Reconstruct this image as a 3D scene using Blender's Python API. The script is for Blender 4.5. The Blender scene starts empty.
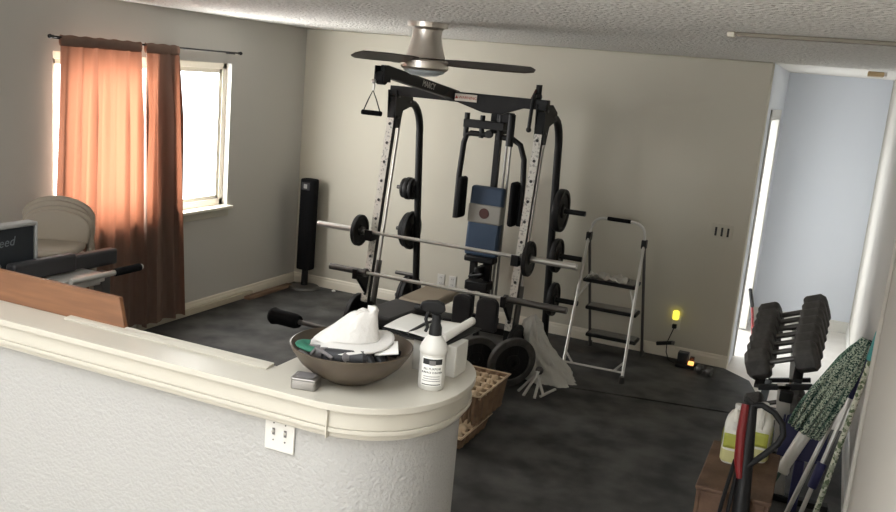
import bpy, bmesh, math, random
from mathutils import Vector as V, Matrix, Euler
random.seed(4)
SC = bpy.context.scene
COL = SC.collection
PI = math.pi
R = math.radians

# ------------------------------------------------------------------ materials
def mat(name, col, rough=.5, metal=0.0, col2=None, nscale=8, bump=0.0, bscale=60, spec=.5, detail=3, lo=.35, hi=.65):
    m = bpy.data.materials.new(name); m.use_nodes = True
    nt = m.node_tree; p = nt.nodes['Principled BSDF']
    p.inputs['Base Color'].default_value = (*col, 1)
    p.inputs['Roughness'].default_value = rough
    p.inputs['Metallic'].default_value = metal
    p.inputs['Specular IOR Level'].default_value = spec
    if col2 or bump:
        tc = nt.nodes.new('ShaderNodeTexCoord')
    if col2:
        n = nt.nodes.new('ShaderNodeTexNoise'); n.inputs['Scale'].default_value = nscale
        n.inputs['Detail'].default_value = detail
        r = nt.nodes.new('ShaderNodeValToRGB')
        r.color_ramp.elements[0].position = lo; r.color_ramp.elements[1].position = hi
        r.color_ramp.elements[0].color = (*col, 1); r.color_ramp.elements[1].color = (*col2, 1)
        nt.links.new(tc.outputs['Object'], n.inputs['Vector'])
        nt.links.new(n.outputs['Fac'], r.inputs['Fac'])
        nt.links.new(r.outputs['Color'], p.inputs['Base Color'])
    if bump:
        n = nt.nodes.new('ShaderNodeTexNoise'); n.inputs['Scale'].default_value = bscale
        n.inputs['Detail'].default_value = 2
        b = nt.nodes.new('ShaderNodeBump'); b.inputs['Strength'].default_value = bump
        b.inputs['Distance'].default_value = .01
        nt.links.new(tc.outputs['Object'], n.inputs['Vector'])
        nt.links.new(n.outputs['Fac'], b.inputs['Height'])
        nt.links.new(b.outputs['Normal'], p.inputs['Normal'])
    return m

def mat_cloth(name, col, trans, fac):
    m = bpy.data.materials.new(name); m.use_nodes = True
    nt = m.node_tree; nt.nodes.clear()
    o = nt.nodes.new('ShaderNodeOutputMaterial'); mx = nt.nodes.new('ShaderNodeMixShader')
    d = nt.nodes.new('ShaderNodeBsdfDiffuse'); t = nt.nodes.new('ShaderNodeBsdfTranslucent')
    tc = nt.nodes.new('ShaderNodeTexCoord'); n = nt.nodes.new('ShaderNodeTexNoise')
    n.inputs['Scale'].default_value = 220
    bp = nt.nodes.new('ShaderNodeBump'); bp.inputs['Strength'].default_value = .15
    nt.links.new(tc.outputs['Object'], n.inputs['Vector']); nt.links.new(n.outputs['Fac'], bp.inputs['Height'])
    nt.links.new(bp.outputs['Normal'], d.inputs['Normal'])
    d.inputs['Color'].default_value = (*col, 1); t.inputs['Color'].default_value = (*trans, 1)
    mx.inputs['Fac'].default_value = fac
    nt.links.new(d.outputs[0], mx.inputs[1]); nt.links.new(t.outputs[0], mx.inputs[2])
    nt.links.new(mx.outputs[0], o.inputs['Surface'])
    return m

def mat_glass(name):
    m = bpy.data.materials.new(name); m.use_nodes = True
    nt = m.node_tree; nt.nodes.clear()
    o = nt.nodes.new('ShaderNodeOutputMaterial'); mx = nt.nodes.new('ShaderNodeMixShader')
    t = nt.nodes.new('ShaderNodeBsdfTransparent'); g = nt.nodes.new('ShaderNodeBsdfGlossy')
    g.inputs['Roughness'].default_value = .02
    mx.inputs['Fac'].default_value = .05
    nt.links.new(t.outputs[0], mx.inputs[1]); nt.links.new(g.outputs[0], mx.inputs[2])
    nt.links.new(mx.outputs[0], o.inputs['Surface'])
    return m

def mat_emit(name, col, strength):
    m = bpy.data.materials.new(name); m.use_nodes = True
    p = m.node_tree.nodes['Principled BSDF']
    p.inputs['Base Color'].default_value = (*col, 1)
    p.inputs['Emission Color'].default_value = (*col, 1)
    p.inputs['Emission Strength'].default_value = strength
    return m

def mat_popcorn(name, c1, c2):
    m = bpy.data.materials.new(name); m.use_nodes = True
    nt = m.node_tree; p = nt.nodes['Principled BSDF']; p.inputs['Roughness'].default_value = .95
    tc = nt.nodes.new('ShaderNodeTexCoord')
    v = nt.nodes.new('ShaderNodeTexVoronoi'); v.inputs['Scale'].default_value = 42
    n = nt.nodes.new('ShaderNodeTexNoise'); n.inputs['Scale'].default_value = 55; n.inputs['Detail'].default_value = 4
    mth = nt.nodes.new('ShaderNodeMath'); mth.operation = 'SUBTRACT'
    r = nt.nodes.new('ShaderNodeValToRGB')
    r.color_ramp.elements[0].color = (*c1, 1); r.color_ramp.elements[1].color = (*c2, 1)
    r.color_ramp.elements[0].position = .3; r.color_ramp.elements[1].position = .62
    b = nt.nodes.new('ShaderNodeBump'); b.inputs['Strength'].default_value = 1.0; b.inputs['Distance'].default_value = .03
    L = nt.links.new
    L(tc.outputs['Object'], v.inputs['Vector']); L(tc.outputs['Object'], n.inputs['Vector'])
    L(n.outputs['Fac'], mth.inputs[0]); L(v.outputs['Distance'], mth.inputs[1])
    L(n.outputs['Fac'], r.inputs['Fac']); L(r.outputs['Color'], p.inputs['Base Color'])
    L(mth.outputs[0], b.inputs['Height']); L(b.outputs['Normal'], p.inputs['Normal'])
    return m

def mat_mop(name, a, b_, scale=1.0):
    m = bpy.data.materials.new(name); m.use_nodes = True
    nt = m.node_tree; p = nt.nodes['Principled BSDF']; p.inputs['Roughness'].default_value = .95
    tc = nt.nodes.new('ShaderNodeTexCoord')
    v = nt.nodes.new('ShaderNodeTexVoronoi'); v.inputs['Scale'].default_value = 170*scale
    r = nt.nodes.new('ShaderNodeValToRGB')
    r.color_ramp.elements[0].color = (*a, 1); r.color_ramp.elements[1].color = (*b_, 1)
    r.color_ramp.elements[0].position = .35; r.color_ramp.elements[1].position = .6
    nt.links.new(tc.outputs['Object'], v.inputs['Vector'])
    nt.links.new(v.outputs['Color'], r.inputs['Fac'])
    nt.links.new(r.outputs['Color'], p.inputs['Base Color'])
    return m

def mat_wood(name, a, b_, axis='X', rough=.5):
    m = bpy.data.materials.new(name); m.use_nodes = True
    nt = m.node_tree; p = nt.nodes['Principled BSDF']; p.inputs['Roughness'].default_value = rough
    tc = nt.nodes.new('ShaderNodeTexCoord'); mp = nt.nodes.new('ShaderNodeMapping')
    mp.inputs['Scale'].default_value = (1.2, 14, 14) if axis == 'X' else ((14, 1.2, 14) if axis == 'Y' else (14, 14, 1.2))
    n = nt.nodes.new('ShaderNodeTexNoise'); n.inputs['Scale'].default_value = 3; n.inputs['Detail'].default_value = 6
    r = nt.nodes.new('ShaderNodeValToRGB')
    r.color_ramp.elements[0].color = (*a, 1); r.color_ramp.elements[1].color = (*b_, 1)
    r.color_ramp.elements[0].position = .35; r.color_ramp.elements[1].position = .7
    nt.links.new(tc.outputs['Object'], mp.inputs['Vector']); nt.links.new(mp.outputs[0], n.inputs['Vector'])
    nt.links.new(n.outputs['Fac'], r.inputs['Fac']); nt.links.new(r.outputs['Color'], p.inputs['Base Color'])
    return m

M = dict(
    wall=mat('greige_paint', (.55, .522, .44), .9, bump=.08, bscale=130),
    wall_left=mat('greige_paint_left', (.55, .535, .50), .9, bump=.08, bscale=130),
    hall=mat('hall_paint', (.66, .69, .75), .9),
    right=mat('right_wall_shaded', (.46, .435, .39), .85, bump=.05, bscale=120),  # room paint, darkened for how light falls on the near right wall
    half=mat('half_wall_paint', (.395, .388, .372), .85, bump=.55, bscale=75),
    popcorn=mat_popcorn('popcorn_ceiling', (.72, .70, .65), (.96, .94, .89)),
    ceil=mat('hall_ceiling', (.8, .78, .74), .9),
    trim=mat('white_trim', (.78, .73, .62), .45),
    cap=mat('cap_paint', (.52, .49, .42), .28),
    tile=mat('hall_floor', (.70, .66, .61), .35, col2=(.77, .73, .68), nscale=5),
    rubber=mat('black_rubber', (.024, .024, .024), .62, col2=(.085, .084, .080), nscale=4.5, bump=.25, bscale=160, spec=.35, detail=8),
    seam=mat('seam_shadow', (.02, .02, .02), .9),
    black=mat('black_powdercoat', (.012, .012, .0125), .5, spec=.25),
    iron=mat('cast_iron', (.013, .013, .0135), .55, bump=.15, bscale=150, spec=.3),
    dumb=mat('grey_rubber_head', (.042, .040, .038), .6, col2=(.075, .071, .066), nscale=20, bump=.15, bscale=150),
    dplast=mat('black_plastic', (.011, .011, .0115), .5, spec=.28),
    foam=mat('black_foam', (.010, .010, .011), .9, bump=.2, bscale=250, spec=.1),
    chrome=mat('chrome', (.62, .61, .58), .3, 1.0),
    tinsteel=mat('tin_steel', (.30, .285, .265), .35, .8),
    rod=mat('guide_steel', (.36, .35, .33), .4, .7),
    strip=mat('tan_strip_shaded', (.30, .27, .22), .7),  # tan, darkened further to stand for the shadow along the strip
    steel=mat('brushed_steel', (.50, .46, .42), .32, 1.0),
    nickel=mat('brushed_nickel', (.72, .67, .61), .33, 1.0),
    silver=mat('silver_paint', (.62, .61, .58), .35, .6),
    darksteel=mat('dark_steel', (.13, .125, .12), .4, .7),
    plate_white=mat('galvanised_face', (.72, .70, .64), .45, 0, col2=(.38, .37, .34), nscale=55, lo=.55, hi=.62),
    blue=mat('blue_vinyl', (.045, .072, .118), .5, spec=.3),
    greyvinyl=mat('grey_vinyl', (.30, .29, .26), .5),
    mopdark=mat_mop('mop_yarn_dark', (.010, .04, .032), (.16, .25, .19)),
    emblem=mat('red_brown_emblem', (.075, .024, .019), .5),
    pad=mat('charcoal_vinyl', (.038, .038, .041), .5, spec=.3),
    tan=mat('tan_vinyl', (.33, .28, .21), .5),
    beige=mat('beige_vinyl', (.36, .31, .25), .5),
    beigemetal=mat('beige_metal', (.40, .36, .29), .4, .3),
    curtain=mat_cloth('brown_curtain', (.215, .15, .12), (.66, .25, .14), .115),
    glass=mat_glass('window_glass'),
    vinyl=mat('window_vinyl_glow', (.88, .83, .72), .4),  # lightened cream, the window's glow put into the vinyl colour
    white=mat('white_plastic', (.62, .605, .565), .4),
    whitecloth=mat('white_cloth', (.64, .62, .59), .9, bump=.2, bscale=70),
    paper=mat('white_paper', (.85, .84, .80), .8),
    bowl=mat('brown_bowl', (.062, .047, .032), .42, col2=(.088, .067, .047), nscale=7),
    green=mat('green_webbing', (.02, .13, .08), .7),
    greyfab=mat('grey_fabric', (.16, .15, .15), .8),
    ink=mat('label_ink', (.02, .02, .02), .6),
    pulp=mat('brown_pulp', (.20, .125, .078), .95, col2=(.28, .18, .11), nscale=14, bump=.4, bscale=180),
    pulp2=mat('pale_pulp', (.55, .42, .28), .95, bump=.4, bscale=180),
    bag=mat('white_bag', (.52, .51, .47), .5, bump=.2, bscale=30),
    plank=mat_wood('orange_wood', (.165, .07, .031), (.225, .10, .044), 'X', .45),
    brownwood=mat_wood('brown_wood', (.16, .10, .065), (.24, .155, .1), 'Y', .6),
    creamwood=mat('cream_board', (.55, .49, .38), .5),
    panel=mat('dark_panel', (.022, .027, .033), .35),
    panelgrey=mat('panel_edge', (.36, .36, .35), .4),
    script=mat('grey_script', (.22, .25, .27), .5),
    yellow=mat('yellow_plastic', (.55, .50, .04), .4),
    yellowlit=mat_emit('lit_yellow', (.9, .78, .08), .9),
    orange=mat_emit('lit_orange', (1.0, .45, .12), 1.2),
    red=mat('red_plastic', (.19, .008, .010), .45),
    teal=mat('teal_rubber', (.03, .22, .21), .5),
    navy=mat('navy_plastic', (.018, .02, .09), .5),
    mop=mat_mop('mop_yarn', (.015, .05, .04), (.42, .48, .38)),
    moppole=mat_mop('patterned_pole', (.10, .13, .07), (.52, .52, .42), .45),
    darkgreen=mat('dark_green_pole', (.02, .06, .045), .4),
    crate=mat('brown_crate', (.085, .045, .026), .7, col2=(.15, .085, .05), nscale=10, bump=.3, bscale=60),
    jug=mat('jug_plastic', (.74, .73, .66), .45),
    label=mat('label_yellow', (.42, .44, .07), .5),
    liquid=mat('yellow_liquid', (.58, .55, .26), .35),
    tanbox=mat('tan_fixture', (.42, .30, .15), .5),
    frost=mat('frosted_bowl', (.55, .60, .62), .3),
    blade=mat('walnut_blade', (.045, .033, .026), .35),
    sock=mat('outlet_slot', (.03, .03, .03), .6),
    clearplastic=mat('step_tread', (.22, .215, .2), .3, bump=.6, bscale=18),
    sticker=mat('warning_sticker', (.72, .66, .58), .5),
    stickerink=mat('sticker_ink', (.42, .05, .03), .5),
)

# ------------------------------------------------------------------ mesh builder
class MB:
    def __init__(s): s.bm = bmesh.new()
    def _add(s, verts, faces):
        vs = [s.bm.verts.new(v) for v in verts]
        for f in faces:
            try: s.bm.faces.new([vs[i] for i in f])
            except ValueError: pass
        return s
    def box(s, c, size, rot=None):
        c = V(c); h = V(size)/2
        m = rot if isinstance(rot, Matrix) else (Euler(rot).to_matrix() if rot else Matrix.Identity(3))
        vs = [c + m @ V((sx*h.x, sy*h.y, sz*h.z)) for sx in (-1, 1) for sy in (-1, 1) for sz in (-1, 1)]
        return s._add(vs, [(0,1,3,2), (4,6,7,5), (0,4,5,1), (2,3,7,6), (0,2,6,4), (1,5,7,3)])
    def bx(s, a, b):
        a = V(a); b = V(b)
        return s.box((a+b)/2, [abs(b[i]-a[i]) for i in range(3)])
    def bar(s, p0, p1, w, h, up=(0,0,1)):
        p0 = V(p0); p1 = V(p1); d = (p1-p0); L = d.length; d.normalize()
        x = d.cross(V(up))
        if x.length < 1e-4: x = d.cross(V((0,1,0)))
        x.normalize(); u = x.cross(d)
        m = Matrix((x, d, u)).transposed()
        return s.box((p0+p1)/2, (w, L, h), m)
    def cyl(s, p0, p1, r0, r1=None, seg=16):
        r1 = r0 if r1 is None else r1
        return s.tube([p0, p1], [r0, r1], seg)
    def tube(s, pts, r, seg=10, closed=False, flat=None):
        pts = [V(p) for p in pts]; n = len(pts)
        rs = r if isinstance(r, (list, tuple)) else [r]*n
        tang = []
        for i in range(n):
            a = pts[i-1] if (i > 0 or closed) else pts[i]
            b = pts[(i+1) % n] if (i < n-1 or closed) else pts[i]
            tang.append((b-a).normalized())
        t = tang[0]; u = t.cross(V((0,0,1)))
        if u.length < 1e-3: u = t.cross(V((0,1,0)))
        u.normalize(); rings = []
        for i in range(n):
            if i:
                ax = tang[i-1].cross(tang[i])
                if ax.length > 1e-6:
                    u = Matrix.Rotation(tang[i-1].angle(tang[i]), 3, ax.normalized()) @ u
            w = tang[i].cross(u)
            fl = flat or 1
            rings.append([s.bm.verts.new(pts[i] + (u*math.cos(2*PI*k/seg) + w*math.sin(2*PI*k/seg)*fl)*rs[i]) for k in range(seg)])
        m = n if closed else n-1
        for i in range(m):
            A = rings[i]; B = rings[(i+1) % n]
            for k in range(seg):
                s.bm.faces.new((A[k], A[(k+1) % seg], B[(k+1) % seg], B[k]))
        if not closed:
            s.bm.faces.new(list(reversed(rings[0]))); s.bm.faces.new(rings[-1])
        return s
    def lathe(s, prof, c, axis=(0,0,1), seg=32, cap=True):
        c = V(c); q = V((0,0,1)).rotation_difference(V(axis)).to_matrix()
        rings = []
        for r, z in prof:
            if r < 1e-5: rings.append([s.bm.verts.new(c + q @ V((0,0,z)))])
            else: rings.append([s.bm.verts.new(c + q @ V((r*math.cos(2*PI*k/seg), r*math.sin(2*PI*k/seg), z))) for k in range(seg)])
        for A, B in zip(rings, rings[1:]):
            for k in range(seg):
                a0 = A[k % len(A)]; a1 = A[(k+1) % len(A)]; b0 = B[k % len(B)]; b1 = B[(k+1) % len(B)]
                f = []
                for v in (a0, a1, b1, b0):
                    if v not in f: f.append(v)
                if len(f) > 2: s.bm.faces.new(f)
        if cap:
            if len(rings[0]) > 1: s.bm.faces.new(list(reversed(rings[0])))
            if len(rings[-1]) > 1: s.bm.faces.new(rings[-1])
        return s
    def prism(s, poly, o, ux, uy, depth):
        o = V(o); ux = V(ux); uy = V(uy); w = ux.cross(uy)*depth
        n = len(poly)
        a = [o + ux*x + uy*y for x, y in poly]
        return s._add(a + [p+w for p in a], [tuple(reversed(range(n))), tuple(range(n, 2*n))] +
                      [(i, (i+1) % n, n+(i+1) % n, n+i) for i in range(n)])
    def ball(s, c, r, seg=16, rot=None):
        r = (r, r, r) if not isinstance(r, (tuple, list)) else r
        m = Euler(rot).to_matrix().to_4x4() if rot else Matrix.Identity(4)
        bmesh.ops.create_uvsphere(s.bm, u_segments=seg, v_segments=max(6, seg//2), radius=1,
                                  matrix=Matrix.Translation(V(c)) @ m @ Matrix.Diagonal((*r, 1)))
        return s
    def surf(s, fn, nu, nv, wrap=False):
        g = [[s.bm.verts.new(fn(i/nu, j/nv)) for j in range(nv+1)] for i in range(nu if wrap else nu+1)]
        for i in range(nu):
            for j in range(nv):
                i2 = (i+1) % len(g)
                s.bm.faces.new((g[i][j], g[i2][j], g[i2][j+1], g[i][j+1]))
        return s
    def add_mesh(s, me, mtx):
        t = me.copy(); t.transform(mtx); s.bm.from_mesh(t); bpy.data.meshes.remove(t); return s
    def build(s, name, m, parent=None, bev=0, smooth=True, ang=35, solid=0, seg=2, sub=0):
        off = ORG.get(parent, V((0,0,0))) if parent else V((0,0,0))
        bmesh.ops.recalc_face_normals(s.bm, faces=s.bm.faces)
        bmesh.ops.translate(s.bm, verts=s.bm.verts, vec=-off)
        me = bpy.data.meshes.new(name); s.bm.to_mesh(me); s.bm.free()
        me.materials.append(M[m] if isinstance(m, str) else m)
        if smooth:
            for p in me.polygons: p.use_smooth = True
            me.set_sharp_from_angle(angle=R(ang))
        o = bpy.data.objects.new(name, me); COL.objects.link(o)
        if parent: o.parent = parent
        ORG[o] = off
        if solid:
            md = o.modifiers.new('thick', 'SOLIDIFY'); md.thickness = solid; md.offset = 0
        if bev:
            md = o.modifiers.new('bev', 'BEVEL'); md.width = bev; md.segments = seg; md.limit_method = 'ANGLE'; md.angle_limit = R(40)
        if sub:
            md = o.modifiers.new('sub', 'SUBSURF'); md.levels = sub; md.render_levels = sub
        return o
ORG = {}

def thing(name, label, cat, loc=(0,0,0), group=None):
    o = bpy.data.objects.new(name, None); COL.objects.link(o)
    o.empty_display_size = .05
    o.location = loc; ORG[o] = V(loc)
    return tag(o, label, cat, group)
def tag(o, label, cat, group=None):
    o['label'] = label; o['category'] = cat; o['kind'] = 'thing'
    if group: o['group'] = group
    return o
def struct(o): o['kind'] = 'structure'; return o
def dup(root, loc, rot=(0,0,0), scale=1, label=None):
    r = root.copy(); COL.objects.link(r); r.location = loc; r.rotation_euler = rot; r.scale = (scale,)*3
    if label: r['label'] = label
    for ch in list(root.children):
        c = ch.copy(); COL.objects.link(c); c.parent = r
        for g in list(ch.children):
            d = g.copy(); COL.objects.link(d); d.parent = c
    return r
def text_mesh(body, size, align='CENTER', shear=0):
    cu = bpy.data.curves.new('lettering', 'FONT'); cu.body = body; cu.size = size; cu.extrude = .0008
    cu.align_x = align; cu.align_y = 'CENTER'; cu.shear = shear; cu.resolution_u = 2
    o = bpy.data.objects.new('lettering', cu); COL.objects.link(o)
    dg = bpy.context.evaluated_depsgraph_get()
    me = bpy.data.meshes.new_from_object(o.evaluated_get(dg))
    bpy.data.objects.remove(o); bpy.data.curves.remove(cu)
    return me
def frame3(o, x, y):       # matrix: local x -> x, local y -> y, at o
    x = V(x).normalized(); y = V(y).normalized(); z = x.cross(y)
    m = Matrix((x, y, z)).transposed().to_4x4(); m.translation = V(o); return m
def arc(c, r, a0, a1, n, f):
    return [f(c, r, R(a0 + (a1-a0)*i/n)) for i in range(n+1)]

# ------------------------------------------------------------------ setting
H = 2.44; XH = 4.17; XR = 5.08; YF = 2.05; YB = -12.5
WY0, WY1, WZ0, WZ1 = -2.97, -1.11, .87, 2.065       # left window opening
b = MB(); b.bx((-.3, YB, -.08), (XR+.1, YF+.1, -.012)); struct(b.build('floor', 'tile'))
b = MB(); b.bx((-.15, -5.4, H), (XR+.2, .06, H+.1)); struct(b.build('ceiling', 'popcorn'))
HU = 4.6; KX0, KX1, KY0, KY1 = .6, 4.6, -9.0, -5.9     # invented high ceiling with an opening, added for light from above
b = MB(); b.bx((-.15, YB, HU), (KX0, -5.3, HU+.1)); b.bx((KX1, YB, HU), (XR+.2, -5.3, HU+.1)); b.bx((KX0, YB, HU), (KX1, KY0, HU+.1)); b.bx((KX0, KY1, HU), (KX1, -5.3, HU+.1))
struct(b.build('ceiling.002', 'ceil', smooth=False))
b = MB(); b.bx((-.12, -5.4, H+.1), (XR+.12, -5.28, HU)); b.bx((-.12, YB, H), (0, -5.4, HU)); b.bx((XR, YB, H), (XR+.12, -5.4, HU)); b.bx((-.12, YB-.12, H), (XR+.12, YB, HU))
struct(b.build('wall_upper', 'ceil', smooth=False))
b = MB(); b.bx((2.4, .06, H), (XR+.2, YF+.1, H+.1)); struct(b.build('ceiling.001', 'ceil'))
b = MB(); b.bx((-.12, 0, -.05), (XH, .12, H)); struct(b.build('wall_back', 'wall', bev=.012))
b = MB()
b.bx((-.12, YB, -.05), (0, WY0, H)); b.bx((-.12, WY1, -.05), (0, 0, H))
b.bx((-.12, WY0, -.05), (0, WY1, WZ0)); b.bx((-.12, WY0, WZ1), (0, WY1, H))
struct(b.build('wall_left', 'wall_left', smooth=False))
b = MB(); b.bx((XR, -3.4, -.05), (XR+.12, YF, H)); b.bx((5.0, YB, -.05), (XR+.12, -3.4, H))
struct(b.build('wall_right', 'right', bev=.012))
DY0, DY1, DZ = .46, 1.46, 2.03                     # doorway in the hall's left wall
b = MB()
b.bx((XH-.12, .12, -.05), (XH, DY0, H)); b.bx((XH-.12, DY1, -.05), (XH, YF, H)); b.bx((XH-.12, DY0, DZ), (XH, DY1, H))
struct(b.build('wall_hall', 'hall', smooth=False))
b = MB(); b.bx((XH-.12, YF, -.05), (XR+.12, YF+.12, H)); struct(b.build('wall_far', 'hall', smooth=False))
RX0, RX1, RZ0, RZ1 = .2, 3.0, .1, 2.3              # unseen wide window, added to light the room from behind
b = MB()
b.bx((-.12, YB-.12, -.05), (RX0, YB, H)); b.bx((RX1, YB-.12, -.05), (XR+.12, YB, H))
b.bx((RX0, YB-.12, -.05), (RX1, YB, RZ0)); b.bx((RX0, YB-.12, RZ1), (RX1, YB, H))
struct(b.build('wall_rear', 'right', smooth=False))

# door frame + pane of the bright glazed door in the hall
d = struct(MB().bx((XH-.10, DY0, 0), (XH+.012, DY0+.035, DZ)).bx((XH-.10, DY1-.035, 0), (XH+.012, DY1, DZ))
           .bx((XH-.10, DY0, DZ-.035), (XH+.012, DY1, DZ)).build('door_1', 'white', bev=.004))
MB().bx((XH+.001, DY0-.055, 0), (XH+.014, DY0, DZ+.055)).bx((XH+.001, DY1, 0), (XH+.014, DY1+.055, DZ+.055)).bx((XH+.001, DY0-.055, DZ), (XH+.014, DY1+.055, DZ+.055)).build('casing', 'white', d, bev=.004)
MB().bx((XH-.09, DY0+.035, .02), (XH-.084, DY1-.035, DZ-.035)).build('pane', 'glass', d)

# left window
w = struct(MB().bx((-.11, WY0, WZ0), (-.05, WY0+.05, WZ1)).bx((-.11, WY1-.05, WZ0), (-.05, WY1, WZ1))
           .bx((-.11, WY0, WZ1-.05), (-.05, WY1, WZ1)).bx((-.11, WY0, WZ0), (-.05, WY1, WZ0+.06)).build('window_1', 'vinyl', bev=.004))
MB().bx((-.10, WY0+.05, WZ0+.06), (-.06, WY0+.075, WZ1-.05)).bx((-.10, WY1-.085, WZ0+.06), (-.06, WY1-.05, WZ1-.05)).bx((-.1, -2.05, WZ0+.06), (-.06, -2.01, WZ1-.05)) \
    .bx((-.10, WY0+.05, WZ0+.06), (-.06, WY1-.05, WZ0+.09)).bx((-.10, WY0+.05, WZ1-.085), (-.06, WY1-.05, WZ1-.05)).build('sash', 'vinyl', w, bev=.003)
MB().bx((-.085, WY0+.05, WZ0+.06), (-.08, WY1-.05, WZ1-.05)).build('pane', 'glass', w)
MB().bx((-.049, WY0-.03, WZ0-.022), (.045, WY1+.035, WZ0+.004)).build('sill', 'vinyl', w, bev=.006)
MB().bx((.001, WY0-.01, WZ0-.085), (.014, WY1+.01, WZ0-.023)).build('apron', 'wall', w, bev=.004)
# added window, out of view behind the camera
w = struct(MB().bx((RX0, YB-.1, RZ0), (RX0+.06, YB-.03, RZ1)).bx((RX1-.06, YB-.1, RZ0), (RX1, YB-.03, RZ1)).bx((RX0, YB-.1, RZ1-.06), (RX1, YB-.03, RZ1)).bx((RX0, YB-.1, RZ0), (RX1, YB-.03, RZ0+.06)).build('window_rear_added', 'vinyl'))
MB().bx((RX0+.06, YB-.07, RZ0+.06), (RX1-.06, YB-.065, RZ1-.06)).build('pane', 'glass', w)

# baseboards
def base(name, p0, p1, n, m='trim'):
    p0 = V((*p0, 0)); p1 = V((*p1, 0)); n = V((*n, 0)); d = (p1-p0); L = d.length; d.normalize()
    prof = [(0.001, -.012), (.014, -.012), (.014, .066), (.010, .078), (.010, .09), (.004, .1), (0.001, .1)]
    bb = MB(); bb.prism(prof, p0, n, (0, 0, 1), 1)
    w0 = n.cross(V((0, 0, 1)))
    for v in bb.bm.verts:
        if (v.co-p0).dot(w0) > .5: v.co += w0*(L-1)
    if w0.dot(d) < 0:
        for v in bb.bm.verts: v.co += d*L
    return struct(bb.build(name, m, smooth=False))
base('baseboard_back', (0.0, 0), (XH, 0), (0, -1))
base('baseboard_left', (0, -4.6), (0, 0), (1, 0))
base('baseboard_far', (XH, YF), (XR, YF), (0, -1), 'white')
base('baseboard_right', (XR, -3.4), (XR, YF), (-1, 0), 'white')
# vertical casing on the right where the wall steps out
struct(MB().bx((4.985, -3.46, 0), (5.0, -3.40, H)).build('trim_1', 'right', bev=.003))
# ceiling strip
s = struct(MB().bx((4.22, -3.05, H-.018), (4.999, -2.99, H)).build('trim_2', 'strip', bev=.006))
MB().bx((4.185, -3.056, H-.024), (4.219, -2.984, H)).build('end_cap', 'trim', s, bev=.006)

# half wall with rounded end + cap
CX, CY = 3.285, -4.605
def dpoly(off):
    rx_, ry_ = .402-off, .400-off; yf = -5.0+off; yb = -4.80-off; xl = 3.045+off
    pts = [(0, yf)]; n = 56; e = 2/2.25
    for i in range(n+1):
        t = -PI/2 - .10 + (PI + .9)*i/n
        c, s_ = math.cos(t), math.sin(t)
        x = CX + rx_*math.copysign(abs(c)**e, c); y = CY + ry_*math.copysign(abs(s_)**e, s_)
        if y > -4.8 and x < xl: break
        pts.append((x, max(y, yf-.004)))
    pts += [(xl, pts[-1][1]), (xl, yb), (0, yb)]
    return pts
hw = struct(MB().prism(dpoly(.045), (0, 0, -.05), (1,0,0), (0,1,0), 1.06).build('wall_half', 'half', ang=50))
cp = struct(MB().prism(dpoly(0), (0, 0, 1.062), (1,0,0), (0,1,0), .023).build('trim_3', 'cap', bev=.006, ang=50, seg=3))
MB().prism(dpoly(.013), (0,0,1.002), (1,0,0), (0,1,0), .0595).build('moulding', 'cap', cp, bev=.002, ang=50)
MB().prism(dpoly(.007), (0,0,.988), (1,0,0), (0,1,0), .0135).build('moulding', 'cap', cp, bev=.004, ang=50)
MB().prism(dpoly(.020), (0,0,.964), (1,0,0), (0,1,0), .0235).build('moulding', 'cap', cp, bev=.007, ang=50)
MB().bx((3.372, -4.9985, .966), (3.376, -4.97, 1.061)).build('joint_block', 'cap', cp, bev=.001)
ZC = 1.0852
# loose moulding lying along the cap
b = MB(); b.prism([(0,0), (.045,0), (.045,.004), (.03,.009), (.012,.01), (0,.013)], (2.10, -4.81, ZC), (0,-1,0), (0,0,1), -.94)
tag(b.build('loose_moulding', 'cap', smooth=False), 'loose white moulding strip lying along the back edge of the half wall cap', 'moulding')

# ------------------------------------------------------------------ floor mats
def mat_poly(name, poly, label, gz=-.011):
    o = MB().prism(poly, (0,0,gz), (1,0,0), (0,1,0), .011).build(name, 'rubber', smooth=False)
    return tag(o, label, 'floor mat', 'black rubber gym mats')
seam = lambda x: -1.28 + .19*(x-3.14)
mat_poly('rubber_mat', [(.016, -4.6), (2.38, -4.6), (2.38, seam(2.38)), (4.52, seam(4.52)), (4.46, -.55), (4.37, -.22), (4.15, -.016), (.016, -.016)],
         'black rubber floor mat along the back wall, under the stepladder and weight machine')
mat_poly('rubber_mat.001', [(2.40, -4.6), (2.95, -4.6), (2.95, -4.20), (3.8, -4.20), (3.8, -6), (4.98, -6), (4.98, -3.42), (5.05, -3.38), (5.05, seam(5.05)-.032), (2.40, seam(2.40)-.032)],
         'black rubber floor mat nearer the half wall, under the egg trays and dumbbell rack')

MB().prism([(2.4, seam(2.4)-.034), (5.05, seam(5.05)-.034), (5.05, seam(5.05)+.002), (2.4, seam(2.4)+.002)], (0,0,-.0116), (1,0,0), (0,1,0), .002).build('joint_gap', 'seam', bpy.data.objects['rubber_mat.001'], smooth=False)
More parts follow.
